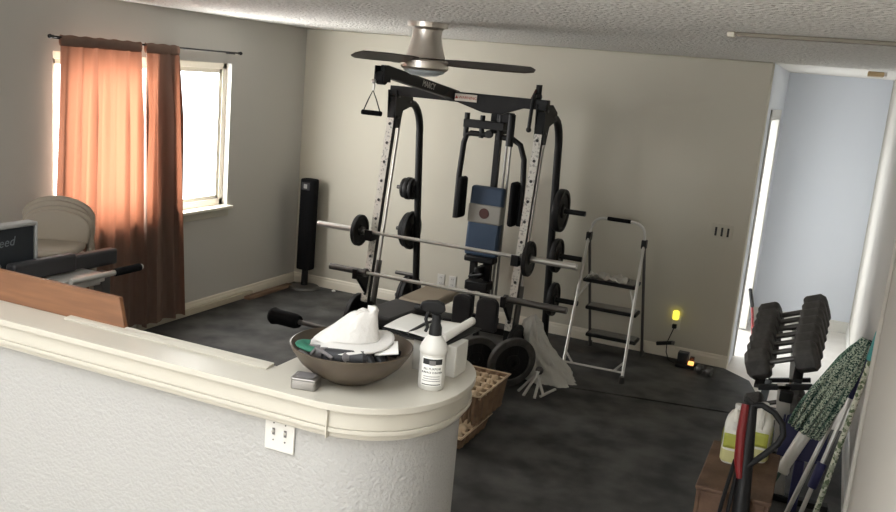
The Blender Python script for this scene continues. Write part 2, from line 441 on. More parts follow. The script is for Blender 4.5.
# ------------------------------------------------------------------ ceiling fan
FX, FY = 2.29, -2.2
f = thing('ceiling_fan', 'brushed nickel flush mount ceiling fan with dark blades', 'ceiling fan', (FX, FY, H))
MB().lathe([(.125,-.03), (.128,-.012), (.128,0), (0.1,0)], (FX,FY,H-.0005), seg=40).build('canopy', 'nickel', f)
MB().lathe([(.112,-.03), (.094,-.045), (.092,-.08), (.10,-.13), (.118,-.19), (.128,-.215), (.11,-.225)], (FX,FY,H), seg=40).build('motor_housing', 'nickel', f)
MB().lathe([(.142,-.225), (.15,-.235), (.15,-.275), (.138,-.288), (.12,-.29)], (FX,FY,H), seg=40).build('light_ring', 'nickel', f)
MB().lathe([(.136,-.286), (.12,-.305), (.08,-.322), (0,-.33)], (FX,FY,H), seg=40, cap=False).build('light_bowl', 'frost', f)
for k in range(3):
    a = R(20 + 120*k); u = V((math.cos(a), math.sin(a), 0)); v = V((-math.sin(a), math.cos(a), 0))
    pitch = R(22); vv = v*math.cos(pitch) + V((0,0,1))*math.sin(pitch)
    o = V((FX, FY, H-.232))
    out = [(.10,-.04), (.2,-.055), (.45,-.06), (.62,-.055), (.68,-.03), (.69,.01), (.66,.05), (.45,.058), (.2,.052), (.10,.04)]
    MB().prism(out, o - V((0,0,.004)), u, vv, .008).build('blade', 'blade', f, bev=.002)

# ------------------------------------------------------------------ curtains
rz = 2.155
r_ = thing('curtain_rod', 'thin black curtain rod with small finials above the window', 'curtain rod', (.085, -2.1, rz))
MB().cyl((.085,-3.04,rz), (.085,-1.14,rz), .0065).build('rod', 'black', r_)
for yy, s in ((-3.04,-1), (-1.14,1)):
    MB().lathe([(.006,0), (.011,.004), (.011,.010), (.007,.015), (.014,.025), (.015,.03), (.011,.040), (0,.044)], (.085,yy,rz), (0,s,0), seg=14).build('finial', 'black', r_)
for yy in (-2.99, -1.19):
    MB().bar((.001,yy,rz-.008), (.085,yy,rz-.010), .009, .007).build('bracket', 'black', r_)

def curtain(y0t, y1t, y0b, y1b, ztop, zbot, nfold, amp, label, seed, ph=0, gather=0, head=.05):
    rnd = random.Random(seed)
    offs = [rnd.uniform(-.35,.35) for _ in range(40)]
    def fn(u, v):
        z = ztop + (zbot-ztop)*v
        uu = u
        if gather: uu = u - gather*math.sin(2*PI*u)/(2*PI)
        y = (y0t + (y1t-y0t)*uu)*(1-v) + (y0b + (y1b-y0b)*uu)*v
        k = u*nfold*2*PI + ph
        a = amp*(.25 + .75*min(1, v*4))*(1 + .35*math.sin(k*.37+seed))
        x = .088 + a*(math.sin(k + .5*math.sin(v*3+seed)) + .3*math.sin(2.3*k+1+v*2))*.8
        if v < .03: x = .088 + (x-.088)*.5
        y += a*.55*math.cos(k+.4)
        zz = z + (.003*math.sin(k*1.1+seed) if v < .02 else 0)
        return V((max(x,.022 + (0.03 if z < WZ0+.02 else 0)), y, zz))
    c = thing('curtain', label, 'curtain', (.088, (y0t+y1t)/2, ztop), 'brown window curtains')
    MB().surf(fn, 120, 60).build('panel', 'curtain', c, ang=80)
    def hd(u, v):
        p = fn(u, 0); t = v*2*PI
        p2 = fn(u, .028)
        q = p.lerp(p2, .5 - .5*math.cos(t)) if v > 0 else p
        return V((.088 + .014*math.sin(t) + (q.x-.088)*.6, q.y, p.z + .012 - (.5-.5*math.cos(t))*(p.z-p2.z+.012)))
    MB().surf(hd, 120, 10).build('rod_pocket', 'curtain', c, ang=80)
    return c
curtain(-2.995, -2.275, -3.075, -2.205, rz+.004, .07, 5.2, .028, 'wide brown curtain panel glowing orange, covering the left part of the window', 3)
c2 = curtain(-2.235, -1.872, -2.215, -1.74, rz+.003, .05, 3.2, .040, 'narrow gathered brown curtain panel hanging in the middle of the window', 8, ph=.6, gather=.3)
def inner(u, v):
    z = rz - .02 + (.055-rz+.02)*v
    y0 = -2.10 + .03*v; y1 = -1.856 + .108*v
    k = u*2*PI*2.2
    return V((.040 + (.018 if z < WZ0+.05 else 0) + .008*math.sin(k), y0+(y1-y0)*u, z))
MB().surf(inner, 50, 40).build('folded_back_layer', 'curtain', c2, ang=80)
def inner2(u, v):
    p = inner(u, v); return V((p.x-.014 - .004*math.sin(9*u), p.y+.01, p.z))
MB().surf(inner2, 50, 40).build('folded_back_layer', 'curtain', c2, ang=80)

# ------------------------------------------------------------------ tower fan
tx, ty = .225, -.16
t = thing('tower_fan', 'slim black tower fan standing in the room corner', 'fan', (tx,ty,0))
MB().lathe([(0,0), (.15,0), (.152,.008), (.14,.022), (.06,.034), (0,.034)], (tx,ty,0), seg=40, cap=False).build('base', 'darksteel', t)
MB().cyl((tx,ty,.03), (tx,ty,.2), .034, .03).build('neck', 'dplast', t)
def rr(hx, hy, r, n=5):
    out = []
    for cx, cy, a in ((hx-r,hy-r,0), (-hx+r,hy-r,90), (-hx+r,-hy+r,180), (hx-r,-hy+r,270)):
        out += [(cx+r*math.cos(R(a+90*i/n)), cy+r*math.sin(R(a+90*i/n))) for i in range(n+1)]
    return out
MB().prism(rr(.078,.07,.05), (tx,ty,.19), (1,0,0), (0,1,0), .87).build('body', 'foam', t, bev=.012, ang=50)
g = MB()
for k in range(44): g.bx((tx-.05, ty-.074, .26+.0155*k), (tx+.05, ty-.068, .266+.0155*k))
g.build('grille', 'foam', t, smooth=False)
MB().bx((tx-.045,ty-.0735,.96), (tx+.045,ty-.069,1.03)).build('control_panel', 'pad', t, bev=.004)
MB().bx((tx-.018,ty-.076,.975), (tx+.018,ty-.0732,1.015)).build('display', 'panelgrey', t, bev=.002)

# loose boards along the left baseboard, crumb
o = MB().bx((.022, -2.2, .0005), (.05, -.74, .055)).build('loose_baseboard', 'creamwood', bev=.006)
tag(o, 'long cream baseboard length lying loose along the wall under the window', 'board')
o = MB().bx((.055, -.88, .0005), (.12, -.20, .028)).build('wood_strip', 'brownwood', bev=.003)
tag(o, 'short brown wood strip on the mat near the tower fan', 'board')
b = MB(); b.ball((.52,-.10,.012), (.022,.016,.011), 8)
tag(b.build('paper_scrap', 'paper'), 'tiny white paper scrap on the mat beside the tower fan', 'paper')

# ------------------------------------------------------------------ smith machine
XL, XQ = 1.56, 2.75
def fy(z): return -1.44 + (.30)*(z-.05)/1.87          # front upright leans back as it rises
SM = thing('smith_machine', 'black home gym frame with silver perforated uprights and a blue back pad', 'weight machine', (2.125,-.9,0))
for X in (XL, XQ):
    nrm = V((0, -1.87, .30)).normalized(); upv = V((0,.30,1.87)).normalized()
    MB().bar((X,fy(.03),.03), (X,fy(1.93),1.93), .055, .055, up=nrm).build('upright', 'black', SM, bev=.004)
    c0 = V((X,fy(.36),.36)) + nrm*.0285; c1 = V((X,fy(1.77),1.77)) + nrm*.0285
    pf = MB().bar(c0, c1, .056, .004, up=nrm).build('perforated_plate', 'plate_white', SM)
    z = .42
    while z < 1.75:
        p = V((X,fy(z),z)) + nrm*.0305; MB().cyl(p, p+nrm*.0016, .0115, seg=12).build('peg_hole', 'sock', pf); z += .145
    off = V((0,.135,0))
    MB().cyl(V((X,fy(.1),.1))+off, V((X,fy(1.9),1.9))+off, .0095).build('guide_rod', 'rod', SM)
    MB().cyl(V((X,fy(.18),.18))+off, V((X,fy(.66),.66))+off, .023).build('rod_sleeve', 'darksteel', SM)
    # rear upright and the bent tube over the top
    top = 1.885; pts = [(X,-.45,.04), (X,-.55,.8), (X,-.655,1.62)]
    for i in range(1,8):
        a = R(90*i/7); pts.append((X, -.655-.20*(1-math.cos(a)) , 1.62+(top-1.62)*math.sin(a)))
    pts += [(X,-.95,top+.005), (X,-1.10,1.90)]
    MB().tube(pts, .030, 14).build('rear_tube', 'black', SM)
    MB().prism([(-1.20,1.985), (-1.175,1.70), (-1.11,1.70), (-1.06,1.83), (-.90,1.87), (-.90,1.93), (-1.02,1.985)], (X-.036,0,0), (0,1,0), (0,0,1), .006).build('gusset', 'black', SM)
    MB().prism([(-1.20,1.985), (-1.175,1.70), (-1.11,1.70), (-1.06,1.83), (-.90,1.87), (-.90,1.93), (-1.02,1.985)], (X+.030,0,0), (0,1,0), (0,0,1), .006).build('gusset', 'black', SM)
    bl = MB()
    for yy, zz in ((-1.15,1.94), (-1.14,1.78), (-.95,1.90)): bl.cyl((X+.034,yy,zz), (X+.046,yy,zz), .011, seg=6)
    bl.build('bolt', 'darksteel', SM)
    MB().bar((X,-1.52,.03), (X,-.36,.03), .055, .055).build('base_rail', 'black', SM, bev=.004)
    MB().bar((X,-1.44,.09), (X,-1.30,.34), .05, .04).build('foot_brace', 'black', SM, bev=.004)
MB().bx((XL-.03,-.48,.03), (XQ+.03,-.43,.085)).build('rear_cross_tube', 'black', SM, bev=.004)
MB().prism([(1.525,1.945), (1.525,2.018), (2.79,2.018), (2.79,1.945), (2.60,1.945), (2.44,1.885), (2.30,1.885), (2.08,1.945)], (0,-1.115,0), (1,0,0), (0,0,1), .055).build('crossbeam', 'black', SM, bev=.004)
st = MB().bx((2.070,-1.1735,1.953), (2.245,-1.1705,2.006)).build('warning_sticker', 'sticker', SM)
MB().add_mesh(text_mesh('\u25B2WARNING', .030), frame3((2.157,-1.1742,1.979), (1,0,0), (0,0,1))).build('lettering', 'stickerink', st, smooth=False)
# boom
BX = 2.03
b0 = V((BX,-1.06,1.985)); b1 = V((BX,-2.24,2.125))
MB().bar(b0, b1, .055, .075).build('boom', 'black', SM, bev=.004)
MB().prism([(-1.10,1.94), (-1.10,2.02), (-1.25,2.035), (-1.35,1.995)], (BX-.034,0,0), (0,1,0), (0,0,1), .068).build('boom_bracket', 'black', SM, bev=.003)
dy = (b1-b0).normalized()
MB().add_mesh(text_mesh('MARCY', .062, shear=.25), frame3((BX+.0285,-1.62,2.051), -dy, dy.cross(V((1,0,0))) * (1 if dy.cross(V((1,0,0))).z > 0 else -1))).build('lettering', 'silver', SM, smooth=False)
MB().cyl((BX-.028,-2.265,2.08), (BX+.028,-2.265,2.08), .042, seg=24).build('pulley', 'dplast', SM, bev=.006)
for q in (-.033, .033): MB().bx((BX+q-.003,-2.30,2.055), (BX+q+.003,-2.21,2.155)).build('pulley_bracket', 'black', SM)
# centre column and butterfly unit
PX = 2.185; PY = -.52
MB().bar((PX-.02,PY+.1,.05), (PX-.02,PY+.1,1.93), .05, .05).build('centre_post', 'black', SM, bev=.004)
MB().bar((PX-.02,PY+.1,1.93), (PX-.02,-1.12,1.945), .05, .05).build('top_arm', 'black', SM, bev=.004)
for dx in (.085, .12):
    MB().cyl((PX+dx,PY+.02,.30), (PX+dx,PY+.02,1.86), .010).build('chrome_rod', 'rod', SM)
MB().bx((PX-.25,PY-.13,1.735), (PX+.10,PY-.05,1.80)).build('pivot_beam', 'black', SM, bev=.006)
k = MB()
k.cyl((PX-.235,PY-.09,1.66), (PX-.235,PY-.09,1.85), .022).cyl((PX-.10,PY-.09,1.66), (PX-.10,PY-.09,1.84), .02)
k.cyl((PX+.06,PY-.10,1.66), (PX+.06,PY-.10,1.88), .024).cyl((PX+.15,PY-.10,1.62), (PX+.15,PY-.10,1.87), .03)
k.cyl((PX-.02,PY-.14,1.70), (PX-.02,PY-.11,1.70), .032).build('pivot', 'dplast', SM)
MB().bx((PX+.03,PY-.12,1.80), (PX+.15,PY-.03,1.88)).bx((PX-.06,PY-.02,1.70), (PX+.06,PY+.1,1.86)).build('pivot_block', 'black', SM, bev=.008)
la = [(PX-.02,PY-.09,1.690), (PX-.19,PY-.09,1.690), (PX-.225,PY-.09,1.675), (PX-.242,PY-.095,1.61), (PX-.252,PY-.11,1.35), (PX-.255,PY-.11,.99)]
a1 = MB().tube(la, .023, 12).build('arm', 'black', SM)
MB().bx((PX-.235,PY-.18,1.00), (PX-.185,PY-.05,1.34)).build('arm_pad', 'foam', a1, bev=.025, seg=3)
ra = [(PX+.05,PY-.09,1.685), (PX+.17,PY-.09,1.68), (PX+.24,PY-.09,1.64), (PX+.285,PY-.10,1.53), (PX+.30,PY-.11,1.35), (PX+.30,PY-.11,1.0)]
a2 = MB().tube(ra, .023, 12).build('arm', 'black', SM)
MB().bx((PX+.215,PY-.18,.99), (PX+.27,PY-.05,1.35)).build('arm_pad', 'foam', a2, bev=.025, seg=3)
# blue pad
def padbox(z0, z1, m, name, par, ex=0, y0=0):
    b = MB(); tilt = .03
    b.prism([(-.143-ex,z0), (.143+ex,z0), (.143+ex,z1), (-.143-ex,z1)], (PX+.0,PY-.02,0), (1,0,0), (0,0,1), .075)
    for v in b.bm.verts: v.co.y += -tilt*(1.27-v.co.z)/.5 - (y0 if v.co.y < PY-.05 else 0)
    return b.build(name, m, par, bev=.022 if not ex else .004, seg=3)
bp = padbox(.705, 1.275, 'blue', 'back_pad', SM)
gb = MB().bx((PX-.1445,PY-.1185,.975), (PX+.1445,PY-.03,1.13)).build('grey_band', 'greyvinyl', bp, bev=.012, seg=3)
MB().cyl((PX+.0,PY-.1165,1.06), (PX+.0,PY-.121,1.06), .043, seg=28).build('emblem', 'emblem', bp)
MB().bx((PX-.13,PY-.15,.655), (PX+.13,PY-.04,.705)).build('pad_bracket', 'black', SM, bev=.012)
for dx in (-.07, .06):
    MB().bar((PX+dx,PY-.05,.12), (PX+dx,PY-.06,.68), .055, .05).build('pad_post', 'black', SM, bev=.004)
MB().bx((PX-.10,PY-.16,.42), (PX+.10,PY-.02,.50)).bx((PX-.02,PY-.18,.52), (PX+.03,PY-.02,.62)).build('adjuster', 'dplast', SM, bev=.012)
MB().tube([(PX-.02,PY-.18,.57), (PX-.02,PY-.26,.56), (PX+.10,PY-.30,.60)], .012).build('adjuster_lever', 'dplast', SM)
# catches and pegs
for X in (XL, XQ):
    z = .60
    MB().bar((X,-1.37,z-.01), (X,-1.60,z-.01), .035, .03).bx((X-.018,-1.60,z-.025), (X+.018,-1.575,z+.05)).prism([(-1.37,z-.02), (-1.37,z-.22), (-1.35,z-.22), (-1.56,z-.02)][0:4], (X-.014,0,0), (0,1,0), (0,0,1), .028).build('safety_catch', 'black', SM, bev=.003)
    MB().bx((X-.03,-1.415,.845), (X+.03,-1.325,.885)).bx((X-.03,-1.43,.845), (X+.03,-1.415,.925)).build('bar_hook', 'dplast', SM, bev=.004)
def pry(z): return -.45 - .205*z/1.6
for z in (1.17, .80, .43):
    MB().cyl((XQ+.02,pry(z),z), (XQ+.26,pry(z),z), .021).build('weight_peg', 'black', SM, bev=.003)
for z in (1.17, .81, .41, .205):
    MB().cyl((XL-.02,pry(z),z), (XL-.195,pry(z),z), .0165).build('weight_peg', 'darksteel', SM, bev=.003)
MB().cyl((XL-.02,-1.40,.215), (XL-.16,-1.40,.215), .0165).build('weight_peg', 'black', SM)
MB().cyl((XQ+.02,-1.40,.215), (XQ+.16,-1.40,.215), .0165).build('weight_peg', 'black', SM)
# pin and strap on top right corner
MB().cyl((XQ-.06,-1.10,1.99), (XQ-.06,-1.10,2.09), .013).cyl((XQ-.06,-1.10,2.05), (XQ-.06,-1.10,2.12), .022).ball((XQ-.06,-1.10,2.035), .03, 12).build('top_pin', 'dplast', SM)
MB().tube([(XQ-.065,-1.16,2.05), (XQ-.065,-1.20,1.99), (XQ-.068,-1.205,1.90), (XQ-.072,-1.205,1.80)], .014, 10).ball((XQ-.072,-1.205,1.80), .02, 10).build('strap', 'dplast', SM)
MB().tube([(XQ-.10,-1.14,2.005), (XQ-.085,-1.13,2.05), (XQ-.075,-1.115,2.085)], .008, 8).build('red_tag', 'emblem', SM)

# hanging stirrup handle
hx, hy, hz = BX-.02, -2.33, 2.075
sh = thing('stirrup_handle', 'black stirrup handle hanging from the front pulley of the weight machine', 'handle', (hx,hy,1.86))
MB().tube([(hx,hy,2.06), (hx+.005,hy,2.03), (hx,hy,2.0)], .008).ball((hx,hy,2.055), .016, 10).build('clip', 'chrome', sh)
MB().tube([(hx-.062,hy,1.862), (hx-.03,hy,1.94), (hx,hy,2.0), (hx+.03,hy,1.94), (hx+.062,hy,1.862)], .004, 8).build('strap', 'dplast', sh)
MB().cyl((hx-.07,hy,1.86), (hx+.07,hy,1.86), .016).build('grip', 'foam', sh, bev=.004)

# ------------------------------------------------------------------ weight plates
PM = {}
def plate(loc, r, t, label, axis='X', tilt=0, rz=0, group='iron weight plates on the rack'):
    key = (round(r,3), round(t,3))
    if key not in PM:
        b = MB()
        b.lathe([(.026,-t/2), (r*.34,-t/2), (r*.36,-t*.28), (r*.78,-t*.28), (r*.83,-t/2), (r*.97,-t/2), (r,-t*.35),
                 (r,t*.35), (r*.97,t/2), (r*.83,t/2), (r*.78,t*.28), (r*.36,t*.28), (r*.34,t/2), (.026,t/2), (.026,-t/2)], (0,0,0), (1,0,0), 40, cap=False)
        d = b.build('weight_plate', 'iron', None)
        h = MB().lathe([(.018,-t/2-.003), (.034,-t/2-.003), (.034,t/2+.003), (.018,t/2+.003), (.018,-t/2-.003)], (0,0,0), (1,0,0), 20, cap=False).build('hub_ring', 'darksteel', None)
        PM[key] = (d.data, h.data); bpy.data.objects.remove(d); bpy.data.objects.remove(h)
    o = bpy.data.objects.new('weight_plate', PM[key][0]); COL.objects.link(o)
    c = bpy.data.objects.new('hub_ring', PM[key][1]); COL.objects.link(c); c.parent = o
    o.location = loc; o.rotation_euler = (0, tilt, rz)
    return tag(o, label, 'weight plate', group)
def L(x): return x
plate((2.81,pry(1.17),1.17), .17, .055, 'large black plate on the top peg of the right rear post')
plate((2.805,pry(.80),.80), .138, .045, 'black plate on the middle peg of the right rear post')
plate((2.803,pry(.43),.43), .138, .04, 'black plate on the lowest peg of the right rear post')
plate((XL-.048,pry(1.17),1.17), .09, .03, 'small black plate on the top left peg, against the rear post')
plate((XL-.085,pry(1.17),1.17), .095, .036, 'small black plate in the middle of the top left peg')
plate((XL-.121,pry(1.17),1.17), .085, .028, 'small black plate outermost on the top left peg')
plate((XL-.050,pry(.81),.81), .165, .034, 'large black plate on the second left peg, against the rear post')
plate((XL-.088,pry(.81),.81), .15, .034, 'black plate in the middle of the second left peg')
plate((XL-.122,pry(.81),.81), .10, .028, 'black plate outermost on the second left peg')
plate((XL-.052,pry(.205),.205), .20, .034, 'big black plate on the lowest left rear peg')
plate((XL-.090,pry(.205),.205), .19, .032, 'big black plate outermost on the lowest left rear peg')
plate((XL-.060,-1.40,.215), .20, .04, 'big black plate low on the front left upright')
plate((2.81,-1.40,.215), .20, .034, 'big black plate low on the front right upright beside the white bag')

# barbells
def barbell(y, z, x0, x1, s0, s1, rs, rsl, label, ms, msl):
    t = thing('barbell', label, 'barbell', ((x0+x1)/2,y,z), 'barbells on the weight machine')
    MB().cyl((s0,y,z), (s1,y,z), rs).build('shaft', ms, t)
    for a, b_ in ((x0,s0), (s1,x1)):
        MB().cyl((a,y,z), (b_,y,z), rsl, seg=20).build('sleeve', msl, t, bev=.003)
    for xx in (s0, s1):
        MB().cyl((xx-.014,y,z), (xx+.014,y,z), rsl*1.35, seg=20).build('collar', 'darksteel', t, bev=.002)
    return t
barbell(-1.37, .9045, 1.085, 3.19, 1.48, 2.785, .0135, .0225, 'chrome barbell at waist height with one plate each side', 'silver', 'silver')
plate((1.455,-1.37,.9045), .122, .034, 'round black plate on the left end of the upper barbell', group='plates on the upper barbell')
plate((2.835,-1.37,.9045), .128, .034, 'round black plate on the right end of the upper barbell', group='plates on the upper barbell')
barbell(-1.535, .6245, 1.31, 3.20, 1.62, 2.75, .0135, .024, 'empty barbell on the low safety catches with dark sleeves', 'silver', 'darksteel')

# plates standing on the floor at front right
def spoke_plate(loc, rz, label, r=.172, t=.04):
    o = thing('weight_plate', label, 'weight plate', (0,0,0), 'plates standing on the floor')
    MB().lathe([(r*.74,-t/2), (r*.97,-t/2), (r,-t*.35), (r,t*.35), (r*.97,t/2), (r*.74,t/2), (r*.72,t*.4), (r*.72,-t*.4), (r*.74,-t/2)], (0,0,0), (1,0,0), 44, cap=False).build('rim', 'dumb', o)
    b = MB().lathe([(.026,-t/2), (r*.30,-t/2), (r*.32,-t*.4), (r*.32,t*.4), (r*.30,t/2), (.026,t/2), (.026,-t/2)], (0,0,0), (1,0,0), 30, cap=False)
    b.build('hub', 'iron', o)
    for k in range(3):
        a = R(90+120*k)
        MB().bar((0,.28*r*math.cos(a),.28*r*math.sin(a)), (0,.76*r*math.cos(a),.76*r*math.sin(a)), r*.40, t*.5, up=(1,0,0)).build('spoke', 'iron', o, bev=.004)
    MB().lathe([(.03,-t*.12), (r*.79,-t*.12), (r*.79,t*.12), (.03,t*.12)], (0,0,0), (1,0,0), 40).build('web', 'iron', o)
    o.location = loc; o.rotation_euler = (0, R(8), rz)
    return o
spoke_plate((2.85,-1.56,.187), R(-42), 'round three spoke black weight plate standing on the mat before the machine', r=.187)
spoke_plate((2.60,-1.62,.176), R(-50), 'black weight plate standing half hidden behind the three spoke plate', r=.176)

# ------------------------------------------------------------------ bench in front of the machine
bd = V((.08,.99,0)).normalized(); bs = V((.99,-.08,0)).normalized(); bo = V((2.06,-1.72,0))
def bp_(a, s, z): p = bo + bd*a + bs*s; return (p.x,p.y,z)
wb = thing('weight_bench', 'dark grey padded weight bench with foam leg roller behind the bowl', 'bench', bo)
def obox(a0, a1, s0, s1, z0, z1, tilt=0):
    b = MB(); b._add([bp_(a,s,z+(tilt*(a-a0) if True else 0)) for a in (a0,a1) for s in (s0,s1) for z in (z0,z1)], [(0,1,3,2),(4,6,7,5),(0,4,5,1),(2,3,7,6),(0,2,6,4),(1,5,7,3)])
    return b
obox(-.42, .10, -.14, .14, .43, .50).build('seat', 'pad', wb, bev=.022, seg=3)
obox(.12, .60, -.14, .14, .43, .50, .06).build('backrest', 'tan', wb, bev=.022, seg=3)
MB().bar(bp_(-.75,0,.36), bp_(.55,0,.40), .05, .05).build('spine', 'black', wb, bev=.004)
for a in (-.45, .50):
    MB().bar(bp_(a,0,.38), bp_(a,0,.04), .045, .045, up=tuple(bd)).bar(bp_(a,-.2,.025), bp_(a,.2,.025), .045, .045).build('leg', 'black', wb, bev=.004)
MB().bar(bp_(-.74,0,.34), bp_(-.80,0,.46), .04, .04).build('roller_arm', 'black', wb)
MB().cyl(bp_(-.80,-.54,.46), bp_(-.80,.24,.46), .016).build('roller_axle', 'darksteel', wb)
for s0, s1 in ((-.56,-.33), (.06,.25)):
    MB().tube([bp_(-.80,s0,.46), bp_(-.80,s0+.02,.46), bp_(-.80,s0+.06,.46), bp_(-.80,s1-.03,.46), bp_(-.80,s1,.46)], [.048,.058,.05,.05,.04], 20).build('foam_roller', 'foam', wb)

# two upright black pads
cp2 = thing('preacher_pad', 'pair of upright rounded black pads on a post in front of the machine', 'pad stand', (2.52,-1.50,0))
def upad(x0, x1, z0, z1):
    hx_ = (x1-x0)/2; cx = (x0+x1)/2; r = .055
    poly = [(x0,z0), (x1,z0)] + [(x1-r+r*math.cos(R(a)), z1-r+r*math.sin(R(a))) for a in range(0,91,15)] + [(x0+r+r*math.cos(R(a)), z1-r+r*math.sin(R(a))) for a in range(90,181,15)]
    return MB().prism(poly, (0,-1.47,0), (1,0,0), (0,0,1), .06)
upad(2.345, 2.49, .36, .595).build('pad', 'pad', cp2, bev=.012, seg=3)
upad(2.53, 2.69, .36, .60).build('pad', 'pad', cp2, bev=.012, seg=3)
MB().bx((2.36,-1.465,.40), (2.68,-1.43,.45)).bx((2.50,-1.465,.03), (2.54,-1.425,.42)).bx((2.36,-1.50,.0005), (2.68,-1.40,.03)).build('post', 'black', cp2, bev=.004)

# ------------------------------------------------------------------ step ladder
ld = thing('step_ladder', 'silver three step folding ladder with black treads by the back wall', 'step ladder', (3.27,-.55,0))
hl = V((2.985,-.30,.955)); hr = V((3.435,-.30,.955))
fl = V((3.065,-.97,.012)); fr = V((3.52,-.945,.012)); rl = V((3.065,-.15,.012)); rr_ = V((3.505,-.15,.012))
hoop = [hl + V((0,-.02,-.05)), hl + V((.004,0,.06))]
for i in range(0,7):
    a = R(180-15*i); hoop.append(V((2.995+.10+.10*math.cos(a), -.29, 1.03+.085*math.sin(a))))
for i in range(0,7):
    a = R(90-15*i); hoop.append(V((3.425-.10+.10*math.cos(a), -.29, 1.03+.085*math.sin(a))))
hoop += [hr + V((-.004,0,.06)), hr + V((0,-.02,-.05))]
MB().tube(hoop, .0115, 12).build('hoop', 'silver', ld)
MB().cyl((3.115,-.29,1.116), (3.305,-.29,1.116), .0165).build('grip', 'foam', ld, bev=.004)
for a, f_ in ((hl,fl), (hr,fr)):
    MB().tube([a+V((0,-.012,0)), f_], .0118, 12).build('front_leg', 'silver', ld)
    MB().bx(a+V((-.02,-.035,-.035)), a+V((.02,.03,.035))).build('hinge', 'dplast', ld, bev=.006)
    MB().cyl(f_+V((0,0,-.0115)), f_+V((0,-.004,.04)), .02, .018).build('foot_cap', 'darksteel', ld)
for a, f_ in ((hl,rl), (hr,rr_)):
    MB().tube([a+V((0,.016,0)), f_], .012, 12).build('rear_leg', 'darksteel', ld)
    MB().cyl(f_+V((0,0,-.0115)), f_+V((0,0,.035)), .018).build('foot_cap', 'darksteel', ld)
def lp(a, f_, z): t = (z-f_.z)/(a.z-f_.z); return f_ + (a-f_)*t
cl, cr = lp(hl,fl,.07), lp(hr,fr,.07)
MB().tube([cl, cr], .008).build('cross_bar', 'silver', ld)
MB().tube([lp(hl,fl,.14), cl+V((.07,0,0))], .008).build('cross_brace', 'silver', ld)
MB().tube([lp(hr,fr,.14), cr+V((-.07,0,0))], .008).build('cross_brace', 'silver', ld)
for z, dpt in ((.645,.30), (.40,.17), (.165,.17)):
    A = lp(hl,rl,z); B = lp(hr,rr_,z)
    y1 = A.y - .016; y0 = y1-dpt
    if z > .6: y0 = lp(hl,fl,z).y + .02
    s = MB().bx((A.x+.013,y0,z-.028), (B.x-.013,y1,z)).build('step', 'dplast', ld, bev=.008)
    MB().bx((A.x+.03,y0+.012,z+.0002), (B.x-.03,y1-.012,z+.006)).build('tread', 'clearplastic', s, bev=.003)
zt = .645
MB().tube([lp(hl,fl,zt-.14), lp(hl,fl,zt-.02)+V((.06,.05,-.01))], .008).build('platform_brace', 'silver', ld)
MB().tube([lp(hr,fr,zt-.14), lp(hr,fr,zt-.02)+V((-.06,.05,-.01))], .008).build('platform_brace', 'silver', ld)
pb = MB()
def crum(u, v):
    x = 3.06+.32*u; y = -.52+.17*v
    return V((x, y, .654 + .035*abs(math.sin(7*u+3*v)*math.cos(5*v-2*u)) + .012*math.sin(19*u+7*v)**2))
pb.surf(crum, 40, 18)
tag(pb.build('plastic_sheet', 'bag', solid=.002, ang=60), 'crumpled clear plastic sheet lying on the top tread of the ladder', 'plastic sheet')

# ------------------------------------------------------------------ wall plates
def outlet(x, z, y, n, label, group=None):
    t = thing('wall_outlet', label, 'outlet', (x,y,z), group)
    MB().bx((x-.036,y-.007,z-.058), (x+.036,y-.001,z+.058)).build('cover', 'white', t, bev=.003)
    for dz in (-.026, .026):
        MB().prism(rr(.017,.015,.007), (x,y-.007,z+dz), (1,0,0), (0,0,1), .002).build('socket', 'white', t)
        MB().bx((x-.009,y-.0102,z+dz-.004), (x-.006,y-.0092,z+dz+.008)).bx((x+.006,y-.0102,z+dz-.004), (x+.009,y-.0092,z+dz+.008)).build('slot', 'sock', t)
    return t
outlet(1.585, .285, 0, 1, 'left one of two white wall outlets behind the weight machine')
outlet(1.70, .285, 0, 1, 'right one of two white wall outlets behind the weight machine')
outlet(3.725, .30, 0, 1, 'white wall outlet with a yellow night light right of the ladder')
nl = thing('night_light', 'lit yellow night light plugged into the outlet right of the ladder', 'night light', (3.725,-.03,.36))
MB().prism(rr(.026,.04,.018), (3.718,-.012,.366), (1,0,0), (0,0,1), .03).build('body', 'yellowlit', nl, bev=.008)
MB().bx((3.706,-.014,.318), (3.742,-.011,.335)).build('plug', 'white', nl)
ch = thing('phone_charger', 'black charger plugged in below the yellow night light with its cord hanging', 'charger', (3.72,-.03,.272))
MB().bx((3.70,-.045,.255), (3.735,-.0115,.29)).build('body', 'dplast', ch, bev=.005)
MB().tube([(3.717,-.036,.257), (3.70,-.04,.20), (3.68,-.05,.13), (3.69,-.09,.06), (3.72,-.12,.006), (3.78,-.17,.005), (3.83,-.19,.02)], .004, 8).build('cord', 'dplast', ch)
pw = thing('power_strip', 'small black power block resting on the baseboard under the night light', 'power block', (3.66,-.06,.09))
b = MB(); b.box((3.66,-.032,.117), (.14,.028,.03), (0,R(-14),0)); b.build('body', 'dplast', pw, bev=.006)
MB().bx((3.715,-.05,.118), (3.74,-.02,.146)).build('switch', 'darksteel', pw, bev=.003)
ad = thing('battery_charger', 'black box charger with a glowing orange light on the mat near the baseboard', 'charger', (3.86,-.19,0))
MB().bx((3.795,-.25,.0005), (3.945,-.135,.035)).build('base', 'dplast', ad, bev=.006)
MB().bx((3.80,-.215,.035), (3.885,-.14,.115)).build('battery', 'panel', ad, bev=.006)
MB().bx((3.892,-.245,.030), (3.935,-.20,.058)).build('indicator', 'orange', ad, bev=.004)
MB().bx((3.895,-.195,.035), (3.93,-.15,.085)).build('dial_post', 'emblem', ad, bev=.004)
sm = thing('small_dumbbell', 'little grey dumbbell lying on the mat by the end of the wall', 'dumbbell', (4.05,-.31,.03))
